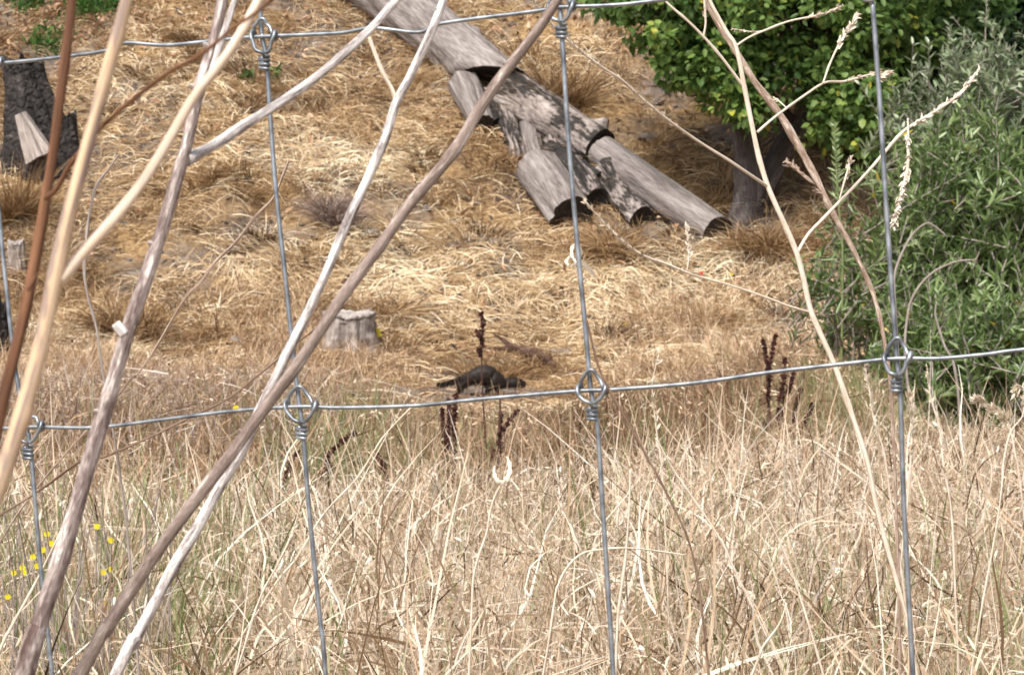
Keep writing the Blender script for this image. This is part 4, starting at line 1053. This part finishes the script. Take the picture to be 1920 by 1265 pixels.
tussock('wide brown tussock at the end of the pale grey log', 1420, 470, 150, 80, .36, 700)
tussock('brown tussock above the pale stump', 690, 590, 170, 55, .36, 600)
tussock('loose pale tussock below the short broad log', 1120, 470, 150, 60, .40, 600)
tussock('dull brown tussock under the red scrap', 1300, 620, 180, 60, .40, 700)
tussock('upright orange grass tuft along the left edge of the view', 25, 420, 80, 130, .33, 500, droop=.4)

def herb(label, px, py, wpx, hpx, n, name='green_herb'):
    b = hit(px, py); s = project(b)[2] / F; R = wpx * .5 * s; H = hpx * s
    pos = np.stack([b[0] + rng.normal(size=n) * R * .34, b[1] + rng.normal(size=n) * R * .34, np.zeros(n)], -1); pos[:, 2] = T(pos[:, 0], pos[:, 1]) + H * rng.random(n)
    m_ = MB(); add_leaves(m_, pos, unit(rand_unit(n) + [0, 0, .8]), unit(rand_unit(n) + [0, -.3, 1]), .05 + .05 * rng.random(n), .018 + .014 * rng.random(n), rng.random(n))
    add_blades(m_, pos * [1, 1, 0] + np.stack([0 * a_[0] * pos[:, 0], 0 * pos[:, 0], T(pos[:, 0], pos[:, 1])], -1), updir(n, .3), H * 1.1, .004, hor(n) * .02, rng.random(n), 3)
    tag(m_.build(name, M['fern']), label, 'green plant', 'green weeds on the upper bank')
herb('bright green weed clump at the very top left above the burnt stump', 55, 22, 110, 40, 160)
herb('green weed patch beside the upper wire right of the burnt stump', 88, 98, 100, 40, 120)
herb('green fern like clump between the tan stem and mottled stem at the top', 170, 32, 110, 45, 200)
herb('green plant at the top edge left of the mottled stem', 215, 12, 90, 30, 150)
herb('little green sprout left of the first twisted knot', 467, 158, 30, 22, 30)
herb('little green sprout right of the first twisted knot', 517, 156, 24, 26, 26)

# ------------------------------------------------------------------ trees
def spray_crown(mbx, centres, radii, per, Lr, wr, flat=.7, rb=.1, rspan=.6, yellow=0.0):
    for c, r, cr in zip(centres, radii, rng.random(len(centres))):
        n = per
        u = rand_unit(n); rad = r * (.55 + .5 * rng.random(n)) 
        pos = c + u * rad[:, None] * [1, 1, flat]
        d = unit(u * .7 + rand_unit(n) * .8 + [0, 0, -.35]); nrm = unit(rand_unit(n) * .7 + [0, -.25, 1.0])
        rn = rb + rspan * (.45 * cr + .55 * rng.random(n))
        if yellow: rn = np.where(rng.random(n) < yellow, .93 + .07 * rng.random(n), rn)
        add_leaves(mbx, pos, d, nrm, Lr[0] + (Lr[1] - Lr[0]) * rng.random(n), wr[0] + (wr[1] - wr[0]) * rng.random(n), rn, .12, .12)

def ellip_pts(n, c, r, shell=.45):
    u = rand_unit(n); q = (shell + (1 - shell) * rng.random(n)) 
    return np.array(c) + u * q[:, None] * np.array(r)

def tree(label, base, trunks, crowns, nclump, per, leaf='leaf_broad', Lr=(.05, .085), wr=(.035, .06), cr=(.18, .34), r0=.14, group=None, yellow=.02, limbs=14, rb=.12, rspan=.62, name='broadleaf_tree', cat='tree'):
    root = thing(name, base, label, cat, group)
    w = MB(); tops = []
    for tr, (ra, rb_) in trunks:
        c = w.tube(tr, [ra * 1.25, ra, (ra + rb_) / 2, rb_], 14, n=len(tr) * 8, ridge=knobby(.10, 6, len(tops))); tops.append(c)
    cs = []; 
    for cc, rr, share in crowns: cs.append(ellip_pts(int(nclump * share), cc, rr))
    cs = np.concatenate(cs)
    zmin = T(cs[:, 0], cs[:, 1]) + .25; cs[:, 2] = np.maximum(cs[:, 2], zmin)
    w.build('trunk', M['tree_bark'], root)
    lm = MB()
    for k in range(limbs):
        tgt = cs[rng.integers(len(cs))]; tc_ = tops[rng.integers(len(tops))]; st = tc_[int(len(tc_) * (.5 + .45 * rng.random()))]
        mid = (st + tgt) / 2 + rng.normal(size=3) * .12 + [0, 0, .12]
        lm.tube([st, mid, tgt], [r0 * .28, r0 * .14, r0 * .05], 8, n=14)
    lm.build('limbs', M['tree_bark'], root)
    l = MB(); spray_crown(l, cs, cr[0] + (cr[1] - cr[0]) * rng.random(len(cs)), per, Lr, wr, yellow=yellow, rb=rb, rspan=rspan)
    l.build('crown', M[leaf], root)
    return root

b = hit(1392, 418); bd = project(b)[2]
tL = [b + [0, 0, -.15], P(1408, 365, bd), P(1402, 300, bd - .05), P(1392, 230, bd - .1), P(1386, 150, bd), P(1370, 20, bd + .1), P(1350, -180, bd + .1)]
tR = [b + [.06, .1, -.15], P(1428, 355, bd + .05), P(1466, 285, bd + .1), P(1505, 220, bd + .1), P(1520, 120, bd), P(1560, 0, bd)]
tree('broadleaf tree with a forked grey trunk leaning out of the bank', b, [(tL, (.12, .075)), (tR, (.10, .065))],
     [(P(1440, 30, bd - .2), (1.2, .9, .58), .42), (P(1300, -60, bd), (1.0, .9, .55), .2), (P(1600, -120, bd), (1.6, 1.2, .85), .28), (P(1600, 180, bd - .5), (.38, .4, .42), .08), (np.array([1.75, 16.3, 4.9]), (1.2, 1.1, .5), .2), (P(1400, 165, bd - .45), (.26, .3, .34), .06), (P(1300, 110, bd - .3), (.3, .4, .3), .05)], 430, 52, yellow=.03, rspan=.8, Lr=(.05, .09), wr=(.032, .06), cr=(.09, .25))  # forward crown lobe is added out of view to shade the bank
b2 = hit(1700, 330) + [0, .6, 0]; d2 = project(b2)[2]
tree('second broadleaf tree rising behind the silver leaved shrub', b2, [([b2 + [0, 0, -.2], b2 + [.05, 0, 1.0], b2 + [.15, .1, 2.2]], (.10, .06))],
     [(P(1700, 60, d2 - .5), (.85, .8, .75), .5), (P(1640, 230, d2 - .6), (.5, .45, .45), .25), (P(1690, -120, d2), (1.1, 1, .7), .25)], 330, 36, yellow=.02, cr=(.1, .24), rspan=.5, rb=.08)
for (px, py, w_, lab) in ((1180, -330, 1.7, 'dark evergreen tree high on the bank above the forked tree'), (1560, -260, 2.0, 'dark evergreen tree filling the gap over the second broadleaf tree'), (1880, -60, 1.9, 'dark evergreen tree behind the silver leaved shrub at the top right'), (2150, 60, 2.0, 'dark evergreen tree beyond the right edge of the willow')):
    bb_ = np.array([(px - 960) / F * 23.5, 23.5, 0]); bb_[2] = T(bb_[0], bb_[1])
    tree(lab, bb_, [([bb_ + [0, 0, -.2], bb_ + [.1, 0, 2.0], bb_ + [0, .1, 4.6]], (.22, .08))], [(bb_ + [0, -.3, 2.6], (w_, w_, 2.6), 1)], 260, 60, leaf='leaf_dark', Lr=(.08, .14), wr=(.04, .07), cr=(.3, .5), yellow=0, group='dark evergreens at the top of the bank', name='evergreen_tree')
# shrubbery low behind the willow so the right side is closed
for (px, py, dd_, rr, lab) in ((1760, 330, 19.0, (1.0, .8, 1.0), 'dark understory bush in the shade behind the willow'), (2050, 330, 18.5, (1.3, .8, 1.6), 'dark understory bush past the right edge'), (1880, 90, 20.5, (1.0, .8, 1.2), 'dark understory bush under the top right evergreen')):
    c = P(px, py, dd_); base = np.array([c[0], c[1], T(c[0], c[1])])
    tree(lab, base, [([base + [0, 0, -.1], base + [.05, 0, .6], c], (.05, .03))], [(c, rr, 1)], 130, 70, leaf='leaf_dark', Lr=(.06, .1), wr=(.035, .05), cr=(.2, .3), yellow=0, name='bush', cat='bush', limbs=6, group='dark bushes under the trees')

# willow shrubs: upright shoots set with narrow leaves
def shoots(label, base, targets, leaf, per, Lr, wr, name='willow_shrub', cat='shrub', group='willow shrubs at the right', rb=.03, rspan=.85, stray=.01, spread=.35, sh=(.35, .8), up=.75):
    base = np.array(base); root = thing(name, base, label, cat, group)
    w = MB(); l = MB()
    n = len(targets)
    for t_ in targets:
        Ls = sh[0] + (sh[1] - sh[0]) * random.random()
        d = unit(rng.normal(size=3) * .45 + [0, 0, up])
        a = t_ - d * Ls * .6; e_ = t_ + d * Ls * .4 + np.array([rng.normal() * .04, 0, 0])
        pts = [a, (a + e_) / 2 + rng.normal(size=3) * .02, e_]
        if random.random() < .22: w.tube([base + rng.normal(size=3) * [.12, .12, 0], base * .45 + a * .55 + [0, 0, .05], a], [.011, .007, .004], 5, n=8, cap=False)
        c = w.tube(pts, [.005, .004, .0015], 5, n=8, cap=False)
        k = per; ii = np.sort(rng.random(k)); idx = (ii * (len(c) - 1)); i0 = np.minimum(idx.astype(int), len(c) - 2); fr = (idx - i0)[:, None]
        pos = c[i0] * (1 - fr) + c[i0 + 1] * fr
        tn = unit(c[i0 + 1] - c[i0]); phi = np.arange(k) * 2.4
        side = unit(np.cross(tn, np.array([.3, 1, .2]))); s2 = np.cross(tn, side)
        out_ = side * np.cos(phi)[:, None] + s2 * np.sin(phi)[:, None]
        cr = random.random()
        rn = rb + rspan * (.35 * cr + .65 * rng.random(k))
        rn = np.where(rng.random(k) < stray, 1.0, rn)
        add_leaves(l, pos, tn * .9 + out_ * .8 + rand_unit(k) * .25, unit(tn - out_ * .3 + rand_unit(k) * .35), (Lr[0] + (Lr[1] - Lr[0]) * rng.random(k)) * (1.1 - .5 * ii), wr[0] + (wr[1] - wr[0]) * rng.random(k), rn, .18, .18)
    w.build('stems', M['twig_grey'], root); l.build('foliage', M[leaf], root)
    return root
def region(n, cpx, cpy, d, rpx, rpy, rd):
    u = rand_unit(n) * (.35 + .65 * rng.random(n) ** .5)[:, None]
    return [P(cpx + a * rpx, cpy - c * rpy, d + b_ * rd) for a, b_, c in u]
def gp(px, d): 
    p = P(px, 900, d); return (p[0], p[1], float(T(p[0], p[1])))
shoots('tall silver leaved shrub at the upper right edge', gp(1900, 13.2), region(260, 1890, 235, 13.0, 230, 155, .7), 'leaf_silver', 32, (.07, .12), (.015, .026), rb=.12, rspan=.8, stray=.03)
shoots('bright green willow below the silver leaved shrub', gp(1860, 12.4), region(430, 1850, 440, 12.2, 215, 205, .8), 'leaf_willow', 34, (.07, .125), (.014, .022), rspan=.85, stray=.003)
shoots('low grey green willow behind the right hand lower knot', gp(1820, 11.2), region(330, 1835, 690, 11.0, 205, 130, .6), 'leaf_willow', 34, (.06, .11), (.013, .021), rb=.05, rspan=.75)
shoots('sparse thin willow left of the right hand stay wire', gp(1600, 13.0), region(70, 1600, 545, 13.0, 85, 100, .4), 'leaf_willow', 22, (.07, .11), (.014, .022), sh=(.4, .9), rb=.05, rspan=.6)
shoots('willow bush continuing past the right edge of the view', gp(2250, 12.5), region(260, 2200, 430, 12.4, 190, 330, .8), 'leaf_willow', 24, (.075, .12), (.018, .028))
# single green spire
b = gp(1575, 12.6); root = thing('green_sapling', b, 'slender upright green spire with paired narrow leaves left of the willow', 'sapling')
w = MB(); W = [np.array(b)] + [P(x_, y_, 12.6) for x_, y_ in ((1580, 480), (1574, 400), (1569, 330), (1566, 270), (1564, 230))]
c = w.tube(W, [.008, .006, .003], 6, n=60); w.build('stem', M['green_stem'], root)
l = MB(); k = 64; ii = np.linspace(26, 59, k).astype(int); sgn = np.where(np.arange(k) % 2 == 0, 1, -1)
add_leaves(l, c[ii], unit(np.stack([sgn * .7 + rng.normal(size=k) * .25, rng.normal(size=k) * .7, .75 + rng.normal(size=k) * .25], -1)), unit(rand_unit(k) * .3 + [0, -1, .3]), np.interp(np.arange(k), [0, k], [.075, .03]) * (.6 + .7 * rng.random(k)), .010, .55 + .4 * rng.random(k), .1, -.1)
l.build('foliage', M['leaf_willow'], root)
# bare arching canes
for lab, pts in (('bare grey cane arching close behind the right hand stay', [(1774, 442), (1752, 424), (1736, 419), (1712, 438), (1697, 463), (1684, 492), (1677, 522), (1678, 570), (1682, 640), (1690, 800)]),
                 ('bare pale cane arching further right over the willow leaves', [(1830, 487), (1795, 490), (1760, 504), (1738, 520), (1722, 539), (1710, 560), (1703, 584), (1697, 640), (1700, 700), (1710, 820)]),
                 ('thin bare cane rising at the right among the willow leaves', [(1756, 565), (1754, 590), (1762, 620), (1772, 650), (1790, 690), (1800, 800)])):
    W = px_path(pts, 7.6); root = thing('bare_cane', W[-1] * [1, 1, 0], lab, 'bare cane', 'bare canes in front of the willow')
    w = MB(); e_ = W[-1] * 1.0; w.tube(W + [e_ * [1, 1, .4], e_ * [1, 1, 0]], [.003, .0042, .005, .005], 7, n=60); w.build('stem', M['twig_grey'], root)

# ------------------------------------------------------------------ dock plants with dark seed spikes
def dock(label, d, stem_pts, heads, sw=7):
    W = px_path(stem_pts, d); foot = W[-1].copy(); foot[2] = T(foot[0], foot[1])
    root = thing('dock_plant', foot, label, 'dock plant', 'dark red brown dock plants in the grass')
    w = MB(); w.tube(W + [foot], [sw * .3 * d / F, sw * .5 * d / F, sw * .5 * d / F], 8, n=30); w.build('stem', M['dock_stem'], root)
    for pts, wp in heads:
        h = MB(); WW = px_path(pts, d - .03, d + .03); c = h.tube(WW, sw * .25 * d / F, 6, n=20)
        ln = sum(math.dist(WW[i], WW[i + 1]) for i in range(len(WW) - 1)); nw = max(4, int(ln / (6.5 * d / F)))
        for q in range(nw):
            t_ = (q + .5 * random.random() + .2) / nw; cc = c[min(19, int(t_ * 19))]
            R = wp * .46 * d / F * (.35 + .75 * random.random()) * (1 - .35 * t_ if t_ > .5 else 1)
            k = 34; u = rand_unit(k) * R * (.4 + .6 * rng.random((k, 1))) * [1, 1, .62]
            s = (2.2 + 2.4 * rng.random(k)) * d / F
            add_leaves(h, cc + u, rand_unit(k), rand_unit(k), s * 1.3, s, rng.random(k), .5, .1)
        h.build('seed_spike', M['dock'], root)
dock('dock with a dense double spike below the mink', 6.6, [(842, 800), (842, 860), (840, 930), (842, 1000)], [([(850, 905), (852, 850), (850, 800), (853, 765), (856, 735)], 15), ([(838, 890), (834, 840), (832, 800), (828, 762)], 12), ([(842, 865), (841, 820), (842, 772), (840, 745)], 11)])
dock('dock with a thin dark spike standing above the mink', 7.2, [(905, 640), (903, 680), (905, 740), (915, 900), (916, 960)], [([(904, 650), (903, 630), (905, 605), (902, 585)], 9), ([(901, 668), (898, 656), (897, 660)], 8), ([(900, 632), (896, 625), (893, 620)], 7), ([(915, 930), (917, 900), (914, 872)], 9)], 3)
dock('leaning dock right of the dense double spike', 6.8, [(938, 745), (937, 790), (935, 860), (925, 930), (918, 1010)], [([(945, 805), (955, 788), (965, 775), (973, 768)], 12), ([(936, 850), (937, 815), (940, 770)], 8), ([(920, 900), (922, 870), (926, 842)], 8)], 6)
dock('dock with two long curved spikes right of the left lower stay', 5.2, [(600, 890), (592, 930), (588, 970), (585, 1050)], [([(612, 868), (620, 848), (638, 830), (652, 818), (668, 810)], 15), ([(592, 905), (602, 888), (615, 878), (628, 872)], 12), ([(588, 940), (590, 925), (595, 905)], 9)])
dock('dark dock spike leaning just left of the left lower stay', 5.2, [(536, 890), (530, 930), (522, 990), (520, 1060)], [([(533, 902), (542, 880), (548, 862), (562, 843)], 11), ([(524, 950), (526, 930), (530, 915)], 9)])
dock('small dark dock tips above the green grass left of centre', 5.6, [(718, 870), (724, 900), (728, 960)], [([(722, 880), (712, 860), (706, 850)], 9), ([(726, 900), (722, 880), (717, 862)], 8)], 4)
dock('tallest dark dock on the right with a forked tip', 8.2, [(1440, 700), (1440, 740), (1443, 790), (1440, 870)], [([(1441, 710), (1438, 680), (1434, 655), (1429, 630)], 9), ([(1443, 690), (1446, 665), (1452, 640), (1455, 625)], 9), ([(1441, 750), (1441, 725), (1442, 700)], 12)], 6)
dock('bushy dock spike right of the forked tip dock', 8.0, [(1470, 740), (1465, 790), (1458, 850), (1455, 900)], [([(1462, 752), (1466, 730), (1470, 705), (1472, 668)], 14), ([(1460, 800), (1458, 780), (1462, 760)], 9), ([(1478, 735), (1484, 715), (1490, 690)], 9)], 6)
dock('short dark dock furthest right in its cluster', 7.8, [(1505, 800), (1500, 840), (1492, 890)], [([(1500, 815), (1508, 795), (1518, 770), (1523, 755)], 10), ([(1490, 770), (1496, 748), (1504, 725)], 8), ([(1485, 815), (1487, 790), (1490, 770)], 7), ([(1437, 815), (1434, 800), (1436, 788)], 7)], 5)

# ------------------------------------------------------------------ yellow flowers and the red scrap
def flower_plant(label, base, flowers, d, hgt_w=6, twigs=0):
    root = thing('flowering_weed', base, label, 'flowering weed', 'yellow flowered weeds')
    w = MB()
    for (px, py) in flowers:
        t_ = P(px, py, d); w.tube([np.array(base) + rng.normal(size=3) * [.03, .03, 0], (np.array(base) * .4 + t_ * .6) + rng.normal(size=3) * .02, t_], [.002, .0016, .001], 5, n=10, cap=False)
    for k in range(twigs):
        t_ = P(rng.uniform(-40, 330), rng.uniform(880, 1150), d + rng.normal() * .15)
        w.tube([np.array(base) + rng.normal(size=3) * [.2, .1, 0], (np.array(base) * .4 + t_ * .6) + rng.normal(size=3) * .05, t_], [.0016, .0012, .0007], 5, n=8, cap=False)
    w.build('stems', M['green_stem'] if not twigs else M['twig_grey'], root)
    for (px, py) in flowers:
        f = MB(); c = P(px, py, d - .01); k = 9; a = np.arange(k) / k * 2 * math.pi; R = hgt_w * d / F
        dr = unit(np.stack([np.cos(a), np.full(k, -.35), np.sin(a)], -1)); add_leaves(f, np.repeat(c[None], k, 0), dr, np.repeat([[0, -1.0, .2]], k, 0), R, R * .7, rng.random(k), .1, .1)
        ellipsoid(f, c, (R * .3, R * .3, R * .3), 6, .3)
        f.build('flower', M['yellow'], root)
bb_ = P(110, 1250, 3.0); bb_[2] = 0
flower_plant('grey twiggy weed dotted with small yellow flowers at the lower left', bb_, [(88, 1000), (96, 1018), (182, 986), (208, 1012), (62, 1043), (42, 1063), (26, 1073), (45, 1072), (208, 1066), (194, 1072), (200, 1128), (15, 1118), (80, 1030), (70, 1060)], 3.0, 6.5, 70)
b = hit(706, 655); flower_plant('yellow flowers growing against the pale stump', b, [(703, 621), (709, 619), (711, 627), (702, 627)], project(b)[2] - .05, 5)
b = P(443, 800, 7.5); b[2] = 0; flower_plant('single yellow flower above the lower wire left of the lower left knot', b, [(442, 764)], 7.5, 6)
b = hit(1172, 622); flower_plant('tiny yellow flower on the straw right of the middle stay wire', b, [(1172, 607)], project(b)[2], 4)
b = hit(1372, 528); flower_plant('tiny yellow flower in the brown grass below the pale grey log', b, [(1371, 514)], project(b)[2], 3.5)
c = hit(1312, 523) + [0, -.05, .05]; r = MB(); k = 7
add_leaves(r, c + rng.normal(size=(k, 3)) * .012, unit(rand_unit(k) + [.8, 0, 0]), rand_unit(k), .035, .02, .5)
tag(r.build('plastic_scrap', M['red'], smooth=False), 'small bright red scrap lying on the straw below the logs', 'litter scrap')
